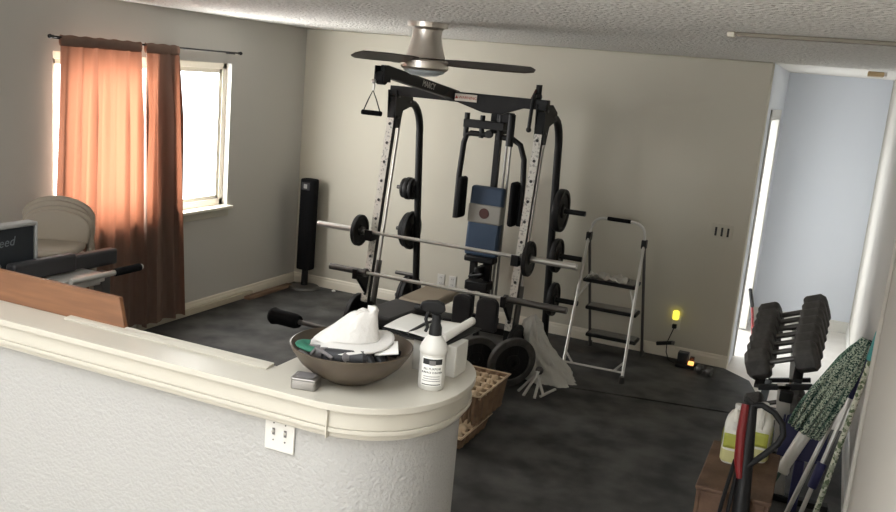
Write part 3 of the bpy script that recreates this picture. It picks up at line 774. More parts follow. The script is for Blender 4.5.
for xx in (4.0,4.075): MB().lathe([(.012,-.02),(.034,-.02),(.038,-.012),(.038,.012),(.034,.02),(.012,.02)], (xx,-.31+(xx-4.0)*-.25,.039), (1,-.25,0), 20).build('head', 'darksteel', sm)
MB().cyl((4.0,-.31,.039), (4.075,-.329,.039), .012).build('handle', 'darksteel', sm)

# triple switch on the back wall
tsw = thing('wall_switch', 'triple wall switch plate with three black toggles on the back wall', 'light switch', (3.975,0,1.10))
MB().bx((3.895,-.007,1.042), (4.06,-.001,1.158)).build('cover', 'wall', tsw, bev=.003)
for k in range(3):
    x = 3.93+.047*k
    MB().bx((x-.008,-.012,1.065), (x+.008,-.0072,1.135)).bx((x-.005,-.022,1.085), (x+.005,-.011,1.105)).build('toggle', 'sock', tsw, bev=.002)
# double switch on the half wall
hs = thing('wall_switch', 'white double toggle switch plate on the half wall under the cap', 'light switch', (3.19,-4.95,.925))
yw = -4.9600
MB().bx((3.122,yw-.007,.858), (3.238,yw,.980)).build('cover', 'white', hs, bev=.003)
for x in (3.157, 3.203):
    MB().bx((x-.005,yw-.0085,.914), (x+.005,yw-.0065,.938)).build('toggle_slot', 'greyfab', hs)
    MB().box((x,yw-.015,.93), (.008,.02,.009), (R(-25),0,0)).build('toggle', 'white', hs, bev=.002)
    MB().cyl((x,yw-.0068,.956), (x,yw-.0085,.956), .003, seg=8).cyl((x,yw-.0068,.896), (x,yw-.0085,.896), .003, seg=8).build('screw', 'darksteel', hs)

# hall bits
br = thing('broom', 'red broom handle with black grip leaning in the hall corner', 'broom', (4.30,1.2,0))
MB().tube([(4.27,1.14,.0), (4.235,.93,.34)], .013).build('handle', 'red', br)
MB().tube([(4.235,.93,.34), (4.205,.79,.52)], .017).build('grip', 'dplast', br, bev=.004)
tb = thing('ceiling_fixture', 'small tan box fixture on the hallway ceiling', 'ceiling fixture', (4.885,.40,H))
MB().bx((4.83,.30,H-.035), (4.945,.50,H-.001)).build('body', 'tanbox', tb, bev=.006)
MB().bx((4.945,.32,H-.03), (4.965,.48,H-.004)).build('end_plate', 'white', tb, bev=.004)

# ------------------------------------------------------------------ items on the counter
bx_, by_ = 3.31, -4.745
bw = thing('bowl', 'wide shallow brown bowl on the rounded counter, filled with odds and ends', 'bowl', (bx_,by_,ZC))
MB().lathe([(0,0), (.085,0), (.09,.006), (.135,.028), (.175,.062), (.205,.105), (.212,.122), (.207,.124), (.198,.108), (.168,.068), (.128,.036), (.08,.014), (0,.012)], (bx_,by_,ZC), seg=56, cap=False).build('body', 'bowl', bw)
# white cap
zc = ZC+.105
wc = thing('hat', 'white cloth hat lying on top of the things in the bowl', 'hat', (bx_,by_,zc))
ax = V((.92,.39,0)); ay = V((-.39,.92,0))            # across and away
cc = V((bx_+.0,by_-.015,zc+.035))
def capf(u, v):
    a = 2*PI*u
    rad = (1-.66*v**.85) if v < .93 else (1-.66*.93**.85)*max(0,(1-v)/.07)
    k = 1 + .08*math.sin(2*a+1) + .04*math.sin(5*a+6*v)*v
    p = cc + ax*((.108*rad*math.cos(a))*k) + ay*(.075*rad*math.sin(a)*k)
    top = .112*min(1,v/.93)**.9
    return p + ax*(.062*v**1.2 - .01) + V((0,0,top + .006*math.sin(5*a+4*v)*v + .012*v*math.cos(a)))
MB().surf(capf, 48, 16, wrap=True).build('crown', 'whitecloth', wc, ang=80)
def brim(u, v):
    a = 2*PI*u
    r0 = V((.10*math.cos(a), .07*math.sin(a), 0)); r1 = V((.145*math.cos(a)+.005, .135*math.sin(a), 0))
    q = r0.lerp(r1, v)
    return cc + ax*q.x + ay*q.y + V((0,0,.006 - .012*v + .022*v*math.cos(a) - .010*v*max(0,-math.sin(a)) + .006*v*math.sin(3*a)))
MB().surf(brim, 56, 6, wrap=True).build('brim', 'whitecloth', wc, solid=.007, ang=80)
# green webbing strap
b = MB(); pts = []
for i in range(15):
    a = R(120+190*i/14); pts.append((bx_-.085+.040*math.cos(a), by_-.125+.026*math.sin(a), ZC+.118+.014*math.sin(a*.5)))
b.tube(pts, .018, 12, flat=.5)
gs = tag(b.build('green_strap', 'green'), 'folded green webbing strap at the left rim of the bowl', 'strap')
gc = thing('grey_case', 'dark grey rounded case lying in the front of the bowl', 'case', (bx_+.05,by_-.13,ZC+.105))
MB().tube([(bx_-.03,by_-.145,ZC+.112), (bx_-.02,by_-.142,ZC+.112), (bx_+.10,by_-.098,ZC+.114), (bx_+.112,by_-.093,ZC+.114)], [.014,.027,.027,.016], 16).build('shell', 'pad', gc)
MB().tube([(bx_-.06,by_-.165,ZC+.115), (bx_-.035,by_-.178,ZC+.145), (bx_-.01,by_-.165,ZC+.13), (bx_+.02,by_-.165,ZC+.118)], .006, 8).build('loop', 'greyfab', gc)
gl = thing('black_gloves', 'crumpled black gloves filling the right side of the bowl', 'gloves', (bx_+.1,by_,ZC+.09))
rg = random.Random(5)
gm = MB()
for k in range(16):
    a = rg.uniform(-1.5,1.3); x = bx_+.0+.118*math.cos(a); y = by_-.015+.105*math.sin(a)
    q_ = rg.uniform(-.04,.04); gm.tube([(x-.04,y-q_,ZC+.08), (x-.01,y,ZC+.105+.012*rg.random()), (x+.015,y+q_,ZC+.112), (x+.04,y+q_*1.6,ZC+.10)], [.016,.019,.017,.010], 10)
gm.build('fabric', 'dplast', gl)
gm = MB()
for k in range(4):
    x = bx_-.11+.045*k; gm.tube([(x,by_-.15+.012*k,ZC+.10), (x+.03,by_-.135,ZC+.118), (x+.05,by_-.10,ZC+.12)], [.018,.02,.012], 10)
gm.build('fingers', 'greyfab', gl)
o = MB(); o.box((bx_+.135,by_-.005,ZC+.135), (.08,.10,.007), (R(6),R(-8),R(28)))
tag(o.build('notebook', 'paper', bev=.002), 'small white notepad sticking out of the bowl beside the cap', 'notepad')
# small tin
tn = thing('square_tin', 'small square silver tin on the counter in front of the bowl', 'tin', (3.235,-4.915,ZC))
MB().prism(rr(.043,.036,.009), (3.24,-4.915,ZC), (.97,.24,0), (-.24,.97,0), .032).build('body', 'tinsteel', tn, bev=.003, ang=50)
MB().prism(rr(.045,.038,.010), (3.24,-4.915,ZC+.032), (.97,.24,0), (-.24,.97,0), .008).build('lid', 'tinsteel', tn, bev=.003, ang=50)
MB().prism(rr(.031,.025,.008), (3.24,-4.915,ZC+.0402), (.97,.24,0), (-.24,.97,0), .002).build('lid_inset', 'greyfab', tn)
# spray bottle
sx, sy = 3.578, -4.655
sb = thing('spray_bottle', 'white spray bottle with black trigger head and printed label on the counter', 'spray bottle', (sx,sy,ZC))
MB().lathe([(0,0), (.042,0), (.0455,.006), (.0455,.118), (.0445,.124), (.049,.132), (.049,.142), (.044,.155), (.030,.178), (.021,.190), (.0175,.20), (0,.20)], (sx,sy,ZC), seg=36, cap=False).build('bottle', 'white', sb)
MB().lathe([(.021,.186), (.0225,.19), (.0215,.215), (.016,.228), (.014,.26)], (sx,sy,ZC), seg=24).build('collar', 'dplast', sb)
fd = V((-.91,-.41,0)).normalized(); sd = V((.41,-.91,0)).normalized()
hp = V((sx,sy,ZC))
MB().prism([(-.03,.268), (-.024,.292), (.0,.302), (.035,.300), (.055,.292), (.06,.272), (.042,.262), (.016,.258), (.014,.235), (-.013,.235), (-.016,.26)], hp - sd*.0115, fd, (0,0,1), .023).build('spray_head', 'dplast', sb, bev=.005)
MB().cyl(hp+fd*.058+V((0,0,.282)), hp+fd*.078+V((0,0,.281)), .0095, .008).build('nozzle', 'dplast', sb)
MB().tube([hp+fd*.030+V((0,0,.266)), hp+fd*.036+V((0,0,.24)), hp+fd*.028+V((0,0,.212)), hp+fd*.034+V((0,0,.196))], .006, 8).build('trigger', 'dplast', sb)
face = V((.40,-.92,0)).normalized(); fa = math.atan2(face.y, face.x)
def wrap_(me, name, m, par, r, z):
    b = MB(); b.bm.from_mesh(me)
    for v in b.bm.verts:
        a = fa + v.co.x/r; rad = r + v.co.z; zz = z + v.co.y
        v.co = V((sx+rad*math.cos(a), sy+rad*math.sin(a), zz))
    return b.build(name, m, par, smooth=False)
def patch(w, z0, z1, r, name, m, par):
    b = MB(); n = 14
    b.surf(lambda u, v: V((sx+r*math.cos(fa+(u-.5)*w/r), sy+r*math.sin(fa+(u-.5)*w/r), z0+(z1-z0)*v)), n, 1)
    return b.build(name, m, par, ang=80)
lb = patch(.078, ZC+.018, ZC+.118, .0458, 'label', 'paper', sb)
patch(.072, ZC+.094, ZC+.114, .0461, 'label_band', 'ink', lb)
patch(.022, ZC+.092, ZC+.108, .0463, 'label_picture', 'greyfab', lb).location
patch(.070, ZC+.0215, ZC+.0245, .0461, 'label_rule', 'ink', lb)
wrap_(text_mesh('ALL PURPOSE', .0105), 'lettering', 'ink', lb, .0459, ZC+.079)
wrap_(text_mesh('SURFACE CLEANER', .0088), 'lettering', 'ink', lb, .0459, ZC+.066)
for z in (.052, .044, .036): patch(.06 if z > .04 else .068, ZC+z-.001, ZC+z+.001, .0461, 'label_rule', 'greyfab', lb)
# white box + clipboard with papers
wx = 3.525; wy = -4.47
tag(MB().bx((wx-.085,wy-.055,ZC), (wx+.085,wy+.055,ZC+.118)).build('white_box', 'white', bev=.004), 'plain white box on the counter behind the spray bottle', 'box')
zb = ZC+.1185
cb = thing('clipboard', 'black clipboard lying across the white box holding loose white papers', 'clipboard', (wx-.06,wy,zb))
A_, B_, C_, D_ = V((3.305,-4.505,zb)), V((3.605,-4.555,zb)), V((3.60,-4.262,zb)), V((3.305,-4.275,zb))
MB().prism([(p.x,p.y) for p in (A_+V((0,-.012,0)), B_+V((-.03,-.012,0)), C_, D_)], (0,0,zb), (1,0,0), (0,1,0), .006).build('board', 'dplast', cb, bev=.002)
def shf(u, v):
    if u > .86:
        t = (u-.86)/.14*PI*1.3; uu = .86 + .045*math.sin(t); z = .010 + .016*(1-math.cos(t))
    else: uu = u; z = .010 + .004*math.sin(4*u+3*v)
    p = A_.lerp(B_, uu).lerp(D_.lerp(C_, uu), v)
    return p + V((0,0,z))
MB().surf(shf, 48, 8).build('paper', 'paper', cb, solid=.002, ang=80)
st_ = A_.lerp(B_,.36); en_ = D_.lerp(C_,.42)
MB().tube([st_+V((0,-.014,.010)), st_.lerp(en_,.5)+V((0,0,.019)), en_+V((0,.006,.012))], .008, 8, flat=.5).build('strap', 'dplast', cb)

# ------------------------------------------------------------------ egg trays on the floor
def eggtray(name, x0, x1, y0, y1, z0, h, nx, ny, label):
    t = thing(name, label, 'egg tray', ((x0+x1)/2,(y0+y1)/2,z0), 'brown pulp egg trays')
    cx, cy = (x0+x1)/2, (y0+y1)/2; hx_, hy_ = (x1-x0)/2, (y1-y0)/2
    per = []
    n = 26
    for sx_, ex in (((-1,-1),(1,-1)), ((1,-1),(1,1)), ((1,1),(-1,1)), ((-1,1),(-1,-1))):
        for i in range(n*2): per.append((sx_[0]+(ex[0]-sx_[0])*i/(n*2), sx_[1]+(ex[1]-sx_[1])*i/(n*2)))
    N = len(per)
    def wall(u, v):
        px, py = per[int(round(u*N)) % N]
        nr = 5 if abs(px) > abs(py) else 4
        s_ = (py if abs(px) > abs(py) else px)
        rib = .5+.5*math.cos((s_+1)*PI*nr)
        k = .86+.14*v - (.13*rib if v < .88 else 0)
        return V((cx+px*hx_*k, cy+py*hy_*k, z0+h*v))
    MB().surf(wall, N, 8, wrap=True).build('side_wall', 'pulp', t, solid=.004, ang=50)
    MB().bx((cx-hx_*.84,cy-hy_*.84,z0+.001), (cx+hx_*.84,cy+hy_*.84,z0+.006)).build('bottom', 'pulp', t)
    r = MB()
    r.bx((x0-.004,y0-.004,z0+h-.006), (x1+.004,y0+.012,z0+h)).bx((x0-.004,y1-.012,z0+h-.006), (x1+.004,y1+.004,z0+h))
    r.bx((x0-.004,y0+.012,z0+h-.006), (x0+.012,y1-.012,z0+h)).bx((x1-.012,y0+.012,z0+h-.006), (x1+.004,y1-.012,z0+h))
    r.build('rim', 'pulp2', t, bev=.002)
    dv = MB()
    for i in range(1, nx): dv.bx((x0+(x1-x0)*i/nx-.004,y0+.016,z0+.01), (x0+(x1-x0)*i/nx+.004,y1-.016,z0+h*.80))
    for j in range(1, ny): dv.bx((x0+.016,y0+(y1-y0)*j/ny-.004,z0+.01), (x1-.016,y0+(y1-y0)*j/ny+.004,z0+h*.80))
    dv.build('divider', 'pulp', t, bev=.002)
    pk = MB()
    for i in range(1, nx):
        for j in range(1, ny):
            x = x0+(x1-x0)*i/nx; y = y0+(y1-y0)*j/ny
            pk.lathe([(.034,0), (.03,.02), (.022,.035), (.012,.042), (0,.043)], (x,y,z0+h*.78), seg=14, cap=False)
    for i in range(nx):
        for j in range(ny):
            x = x0+(x1-x0)*(i+.5)/nx; y = y0+(y1-y0)*(j+.5)/ny
            pk.bx((x-.024,y-.012,z0+h*.84), (x+.024,y+.012,z0+h*.90))
    pk.build('cup_peak', 'pulp2', t)
    return t
eggtray('egg_tray', 2.74, 3.02, -2.60, -2.07, .082, .20, 4, 6, 'upper brown pulp egg tray of two stacked on the mat beside the counter')
eggtray('egg_tray', 2.76, 3.00, -2.80, -2.30, .0005, .080, 4, 6, 'lower brown pulp egg tray of two stacked on the mat, peeking out below')

# ------------------------------------------------------------------ white bag + metal stand
from mathutils import noise as NZ
def bagf(u, v):
    a = 2*PI*u
    prof = [(0,.21,.17),(.1,.215,.165),(.28,.17,.14),(.45,.115,.11),(.7,.082,.085),(.88,.065,.06),(1,.02,.02)]
    for (v0,a0,b0),(v1,a1,b1) in zip(prof, prof[1:]):
        if v0 <= v <= v1:
            t = (v-v0)/(v1-v0); rx = a0+(a1-a0)*t; ry = b0+(b1-b0)*t; break
    q = V((math.cos(a)*.9, math.sin(a)*.9, v*1.6))
    wob = 1 + .22*NZ.noise(q*1.6) + .20*NZ.noise(q*3.7+V((3,1,0))) + .10*NZ.noise(q*8)
    c = V((3.05 - .20*min(1,v*1.35)**.75 + .02*v, -1.19-.02*v, 0))
    return c + V((rx*math.cos(a)*wob, ry*math.sin(a)*wob, .003+.455*v*(1+.05*NZ.noise(q*2))))
b = MB().surf(bagf, 84, 44, wrap=True)
tag(b.build('plastic_bag', 'bag', ang=60), 'slumped white bag on the mat leaning against the front of the machine', 'bag')
ms = thing('folded_stand', 'silver metal folding stand legs heaped on the mat in front of the white bag', 'stand', (2.98,-1.45,0))
OFS = V((.06,-.05,0))
for a_, b_ in (((2.89,-1.60,.02),(2.97,-1.42,.13)), ((2.95,-1.66,.02),(2.98,-1.42,.15)), ((3.03,-1.66,.02),(2.99,-1.43,.11)), ((2.96,-1.45,.14),(3.07,-1.58,.02)), ((3.05,-1.60,.015),(3.13,-1.50,.06))):
    MB().bar(V(a_)+OFS, V(b_)+OFS, .02, .012).build('leg', 'silver' , ms, bev=.003)
MB().ball((3.035,-1.47,.14), .03, 10).build('hub', 'darksteel', ms)

# ------------------------------------------------------------------ plank and things behind the half wall at left
b = MB(); b.prism([(1.2,0), (2.375,0), (2.325,.118), (1.2,.122)], (0,-4.805,ZC), (1,0,0), (0,0,1), .02)
b2 = b.build('wood_plank', 'plank', bev=.002)
for v in b2.data.vertices: v.co.y += .02*(v.co.z-ZC)/.12
tag(b2, 'orange brown wooden board standing on edge along the half wall cap', 'board')

# bench press machine behind the plank (runs along y)
eq = thing('exercise_bench', 'dark exercise bench with two black pads and a lettered front panel behind the board', 'bench', (1.3,-4.1,0))
pn = MB().bx((1.19,-4.62,.92), (1.235,-4.225,1.265)).build('panel', 'panel', eq, bev=.008)
MB().bx((1.18,-4.63,1.252), (1.245,-4.215,1.272)).bx((1.18,-4.221,1.0), (1.245,-4.209,1.272)).build('panel_trim', 'panelgrey', pn, bev=.006)
MB().add_mesh(text_mesh('Xceed', .062, shear=.3), frame3((1.2355,-4.42,1.185), (0,1,.05), (0,-.05,1))).build('lettering', 'script', pn, smooth=False)
MB().add_mesh(text_mesh('R\u00bb', .05), frame3((1.2355,-4.44,1.08), (0,1,.05), (0,-.05,1))).build('lettering', 'silver', pn, smooth=False)
MB().bx((1.255,-4.41,1.005), (1.315,-4.03,1.095)).build('pad', 'pad', eq, bev=.014, seg=3)
MB().bx((1.215,-4.01,.985), (1.275,-3.71,1.07)).build('pad', 'pad', eq, bev=.014, seg=3)
MB().bx((1.25,-4.38,.955), (1.42,-3.95,1.0)).build('pad_carrier', 'silver', eq, bev=.006)
MB().bar((1.42,-4.30,.985), (1.47,-4.05,.995), .05, .05).build('bracket', 'silver', eq, bev=.006)
MB().cyl((1.50,-4.25,1.018), (1.50,-3.80,1.018), .014).build('handle_tube', 'silver', eq)
MB().cyl((1.50,-3.97,1.018), (1.50,-3.79,1.018), .020).build('foam_grip', 'foam', eq, bev=.004)
MB().cyl((1.50,-3.7899,1.018), (1.50,-3.778,1.018), .015).build('end_cap', 'white', eq)
MB().bar((1.30,-4.30,.03), (1.30,-4.30,.97), .06, .06).bar((1.30,-3.85,.03), (1.30,-3.85,.97), .06, .06).bar((1.30,-4.5,.03), (1.30,-3.6,.03), .06, .05).bar((1.21,-4.45,.03), (1.21,-4.45,.93), .05, .05).bar((1.1,-4.3,.03), (1.5,-4.3,.03), .05, .05).build('frame', 'darksteel', eq, bev=.004)

# two beige folding chairs
def chair(loc, rz, label, dz=0):
    t = thing('folding_chair', label, 'folding chair', (0,0,0), 'beige padded folding chairs')
    hw_ = .195
    poly = [(-hw_+.012,.985), (-hw_,1.08)] + [(-hw_*math.cos(R(a)), 1.08+.108*math.sin(R(a))) for a in range(15,91,15)]
    poly = poly + [(-x, z) for x, z in reversed(poly[:-1])] + [(.10,.972), (0,.968), (-.10,.972)]
    poly = [(x, z+dz-.045) for x, z in poly]
    MB().prism(poly, (0,.012,0), (1,0,0), (0,0,1), .032).build('backrest', 'beige', t, bev=.012, seg=3)
    sh_ = [(x*1.0, z) for x, z in poly[:-3]]
    fr = MB(); pts = [(-hw_-.012,.02,.06), (-hw_-.006,.024,.80)] + [(x, .028, z) for x, z in sh_] + [(hw_+.008,.024,.80), (hw_+.012,.02,.06)]
    fr.tube(pts, .021, 12); fr.build('back_frame', 'beige', t)
    MB().prism(rr(.19,.19,.09), (0,-.20,.865+dz), (1,0,0), (0,1,0), .045).build('seat', 'beige', t, bev=.016, seg=3, ang=50)
    for s in (-1,1):
        MB().tube([(s*.19,-.36,.012), (s*.19,-.05,.84+dz), (s*.19,.01,.91+dz)], .011, 10).build('leg', 'beigemetal', t)
    MB().tube([(-.19,-.30,.25), (.19,-.30,.25)], .009).build('stretcher', 'beigemetal', t)
    t.location = loc; t.rotation_euler = (0,0,rz)
    return t
chair((.50,-3.40,0), R(30), 'front one of two tall beige folding chairs by the curtain')
chair((.455,-3.355,0), R(30), 'rear one of two tall beige folding chairs, half hidden, nearest the wall', .047)

# ------------------------------------------------------------------ dumbbells and rack
RA = R(-21)
def dumb_proto():
    t = thing('dumbbell', 'x', 'dumbbell', (0,0,0), 'hex dumbbells on the rack')
    MB().cyl((-.09,0,0), (.09,0,0), .0165, seg=16).build('handle', 'darksteel', t)
    for s in (-1,1):
        b = MB(); r = .098
        prof = [(.82,.072), (1,.09), (1,.18), (.74,.208)]
        for (k0,x0),(k1,x1) in zip(prof, prof[1:]): pass
        rings = [[V((s*x, r*k*math.cos(R(60*i+30)), r*k*math.sin(R(60*i+30)))) for i in range(6)] for k, x in prof]
        vs = [p for rg_ in rings for p in rg_]
        fs = [tuple(range(6)), tuple(range(18,24))]
        for q in range(3):
            for i in range(6): fs.append((q*6+i, q*6+(i+1)%6, q*6+6+(i+1)%6, q*6+6+i))
        b._add(vs, fs); b.build('head', 'dumb', t, bev=.008, ang=30)
    return t
proto = dumb_proto()
NTOP = 7
rkz = lambda y: .748+.035*(y+2.2)/1.2
ords = ['nearest', 'second', 'third', 'fourth', 'fifth', 'sixth', 'farthest']
rx = 4.625
first = True
for k in range(NTOP):
    y = -2.19 + .185*k; sc = .93 + .02*k
    lab = ('hex dumbbell at the near end of the rack top tier, beside the vacuum handle' if k == 0 else
           'hex dumbbell at the far end of the rack top tier, nearest the hallway' if k == 6 else
           ords[k] + ' hex dumbbell from the near end of the rack top tier')
    if first: proto.location = (rx,y,rkz(y)); proto.rotation_euler = (0,RA,0); proto.scale = (sc,)*3; proto['label'] = lab; first = False
    else: dup(proto, (rx,y,rkz(y)), (0,RA,0), sc, lab)
for k in range(3):
    y = -2.15+.20*k
    dup(proto, (rx-.01,y,.36), (0,RA,0), .85, ('nearest hex dumbbell on the lower tier of the rack' if k == 0 else ['','second','third'][k] + ' hex dumbbell from the near end on the lower tier of the rack'))
dr = thing('dumbbell_rack', 'black two tier dumbbell rack with silver end post along the right wall', 'dumbbell rack', (4.68,-1.6,0))
for zoff, nm in ((.618,'t'), (.238,'l')):
    for dx in (-.095, .095):
        x = rx+dx; z = zoff + .031 + dx*math.tan(-RA) - (.001 if nm == 't' else -.001)
        MB().bar((x,-2.32,z+(.0 if nm == 'l' else 0)), (x,-.90,z+(.035 if nm == 't' else 0)), .05, .022).build('rail', 'black', dr, bev=.004)
for y in (-2.34, -.89):
    MB().bar((4.72,y,.03), (4.66,y,.66), .07, .03, up=(0,1,0)).build('end_post', 'silver', dr, bev=.004)
    MB().bar((4.42,y,.02), (4.98,y,.02), .06, .035).build('foot', 'black', dr, bev=.004)
    for zz in (.615, .235): MB().bar((4.53,y,zz), (4.80,y,zz+.06), .03, .03).build('bracket', 'black', dr, bev=.004)
MB().bx((4.645,-2.40,.575), (4.715,-2.36,.64)).build('end_cap', 'dplast', dr, bev=.008)

# ------------------------------------------------------------------ crate with jugs, vacuum, mops
cr_ = thing('wooden_crate', 'brown wooden crate on the mat under the white jugs at the right', 'crate', (4.54,-3.05,0))
X0, X1, Y0, Y1, ZT = 4.385, 4.70, -3.40, -2.80, .43
for k in range(3):
    z0 = .008+.14*k
    MB().bx((X0,Y0,z0), (X0+.018,Y1,z0+.125)).build('side_slat', 'crate', cr_, bev=.004)
    MB().bx((X1-.018,Y0,z0), (X1,Y1,z0+.125)).build('side_slat', 'crate', cr_, bev=.004)
    MB().bx((X0+.018,Y0,z0), (X1-.018,Y0+.018,z0+.125)).build('end_slat', 'crate', cr_, bev=.004)
    MB().bx((X0+.018,Y1-.018,z0), (X1-.018,Y1,z0+.125)).build('end_slat', 'crate', cr_, bev=.004)
MB().bx((X0-.006,Y0-.006,ZT-.02), (X1+.006,Y1+.006,ZT)).build('lid', 'crate', cr_, bev=.005)
MB().bx((X0+.01,Y0+.01,.0005), (X1-.01,Y1-.01,.018)).build('bottom', 'crate', cr_)
def jug(loc, rz, label):
    t = thing('jug', label, 'jug', (0,0,0), 'white cleaner jugs on the crate')
    b = MB()
    def body(u, v):
        pr = [(0,.050,.075),(.04,.056,.083),(.5,.056,.083),(.72,.055,.082),(.80,.050,.072),(.90,.036,.045),(.95,.02,.02),(1,.018,.018)]
        for (v0,a0,b0),(v1,a1,b1) in zip(pr, pr[1:]):
            if v0 <= v <= v1+1e-6:
                q = (v-v0)/(v1-v0); hx_ = a0+(a1-a0)*q; hy_ = b0+(b1-b0)*q; break
        a = 2*PI*u; n_ = 3.2
        c, s = math.cos(a), math.sin(a)
        return V((hx_*math.copysign(abs(c)**(2/n_),c), hy_*math.copysign(abs(s)**(2/n_),s)+.03*max(0,v-.6), .27*v))
    b.surf(body, 40, 40, wrap=True); b.bm.faces.new([v for v in b.bm.verts if v.co.z < 1e-6][::-1])
    b.build('bottle', 'jug', t, ang=50)
    MB().cyl((0,.012,.266), (0,.012,.288), .021).build('cap', 'white', t, bev=.003)
    MB().tube([(0,-.075,.18), (0,-.082,.225), (0,-.06,.25), (0,-.02,.256), (0,.0,.25)], .012, 10).build('handle', 'jug', t)
    MB().surf(lambda u, v: V((.058 if 0 else (-.0575), -.06+.12*u, .085+.075*v)), 4, 4).build('label', 'label', t, solid=.001)
    MB().surf(lambda u, v: V((-.045+.09*u, -.0850, .085+.075*v)), 4, 4).build('label', 'label', t, solid=.001)
    MB().surf(lambda u, v: V((.0575, -.06+.12*u, .03+.13*v)), 4, 4).build('label', 'label', t, solid=.001)
    b = MB()
    b.surf(lambda u, v: V((.0575*math.copysign(abs(math.cos(2*PI*u))**(2/3.2),math.cos(2*PI*u)), .0845*math.copysign(abs(math.sin(2*PI*u))**(2/3.2),math.sin(2*PI*u)), .012+.06*v)), 40, 2, wrap=True)
    b.build('liquid_band', 'liquid', t, ang=50)
    t.location = loc; t.rotation_euler = (0,0,rz); t.scale = (.94,.94,.97)
    return t
jug((4.488,-3.00,ZT+.0005), R(0), 'white plastic jug with yellow label on the near left corner of the crate')
jug((4.598,-2.90,ZT+.0005), R(0), 'white plastic jug with yellow label partly hidden behind the red vacuum handle')

vc = thing('upright_vacuum', 'grey and red upright vacuum with a looped black handle beside the crate', 'vacuum cleaner', (4.60,-3.52,0))
vb = V((4.585,-3.50,0))
MB().prism(rr(.13,.11,.05), (4.60,-3.58,.004), (1,0,0), (0,1,0), .075).build('floor_head', 'dplast', vc, bev=.015, seg=3)
MB().tube([(4.60,-3.52,.07), (4.595,-3.48,.25), (4.58,-3.43,.50), (4.565,-3.38,.72), (4.56,-3.35,.835)], [.045,.040,.034,.028,.022], 16).build('body', 'dplast', vc)
MB().tube([(4.560,-3.452,.53), (4.545,-3.435,.60), (4.535,-3.405,.72), (4.532,-3.37,.84)], [.012,.020,.020,.016], 10).build('red_stripe', 'red', vc)
MB().tube([(4.545,-3.35,.83), (4.60,-3.35,.845), (4.655,-3.355,.825), (4.695,-3.365,.785), (4.705,-3.375,.74), (4.69,-3.385,.70), (4.645,-3.40,.645), (4.58,-3.43,.58)], .014, 12).build('loop_handle', 'dplast', vc)
MB().tube([(4.56,-3.36,.845), (4.535,-3.36,.86), (4.525,-3.36,.862)], .014, 10).build('knob', 'dplast', vc)
MB().tube([(4.53,-3.43,.60), (4.505,-3.45,.40), (4.49,-3.50,.2), (4.51,-3.55,.06)], .009, 8).build('cord', 'dplast', vc)
MB().tube([(4.545,-3.43,.58), (4.535,-3.47,.36), (4.54,-3.53,.1)], .009, 8).build('cord', 'dplast', vc)

def pole_pt(a, b_, t): return V(a).lerp(V(b_), t)
# chenille mop, head up
ma, mb_ = V((4.615,-2.66,.012)), V((5.02,-2.58,1.09))
md = (mb_-ma).normalized()
mo = thing('mop', 'mop leaning head up on the right wall with green and white yarn head', 'mop', ma)
MB().tube([ma, pole_pt(ma,mb_,.42)], .009, 10).build('handle', 'darkgreen', mo)
MB().tube([pole_pt(ma,mb_,.255), pole_pt(ma,mb_,.27), pole_pt(ma,mb_,.285), pole_pt(ma,mb_,.48), pole_pt(ma,mb_,.52)], [.038,.038,.029,.033,.030], 16).build('sleeve', 'white', mo)
sidev = md.cross(V((0,1,0))).normalized(); perp = md.cross(sidev)
rm = random.Random(2)
for k in range(36):
    a = 2*PI*k/36; rad = (1, .62, .85)[k % 3]
    d_ = (sidev*math.cos(a)*1.15 + perp*math.sin(a)*.8)*rad
    pts = []
    for i in range(9):
        t = i/8
        s_ = 1.0 - .48*t
        bulge = .012 + .058*math.sin(min(1,t*1.02)*PI*.62)
        p = ma + md*(1.10*s_) + d_*bulge + V((0,0,-.03*t*t)) + V((-.025*t,0,0)) + d_*(.006*math.sin(9*t+k))
        if p.x > XR-.026: p.x = XR-.026
        pts.append(p)
    rs = [.008+.005*math.sin(PI*min(1,i/7)) for i in range(9)]
    pass_ = MB().tube(pts, rs, 8).build('yarn_strand', 'mopdark' if k % 3 == 1 or k % 7 == 0 else 'mop', mo, ang=80)
# patterned pole with teal grip
pa, pb_ = V((4.885,-2.80,.012)), V((5.045,-2.78,1.15))
pp = thing('broom', 'green patterned broom pole with teal grip end leaning on the right wall', 'broom', pa)
MB().tube([pa, pole_pt(pa,pb_,.86)], .0135, 12).build('pole', 'moppole', pp)
MB().tube([pole_pt(pa,pb_,.86), pole_pt(pa,pb_,.87), pole_pt(pa,pb_,.98), pole_pt(pa,pb_,1.0)], [.019,.021,.021,.014], 14).build('grip', 'teal', pp)
# two silver poles
qa, qb = V((4.765,-2.64,.012)), V((5.03,-2.50,1.02))
q1 = thing('mop_pole', 'plain silver mop pole standing between the white mop sleeve and the blue ended pole', 'pole', qa)
MB().tube([qa, pole_pt(qa,qb,1)], .0125, 12).build('tube', 'silver', q1)
MB().tube([pole_pt(qa,qb,.975), pole_pt(qa,qb,1.0)], .0145, 12).build('end_cap', 'dplast', q1)
qa, qb = V((4.835,-2.60,.012)), V((5.045,-2.46,1.0))
q2 = thing('mop_pole', 'silver pole with dark blue sleeve next to the green patterned pole', 'pole', qa)
MB().tube([qa, pole_pt(qa,qb,1)], .0115, 12).build('tube', 'silver', q2)
MB().tube([pole_pt(qa,qb,.20), pole_pt(qa,qb,.34)], .024, 14).build('sleeve', 'navy', q2, bev=.004)
MB().tube([pole_pt(qa,qb,.70), pole_pt(qa,qb,.92)], .02, 14).build('grip', 'navy', q2, bev=.004)
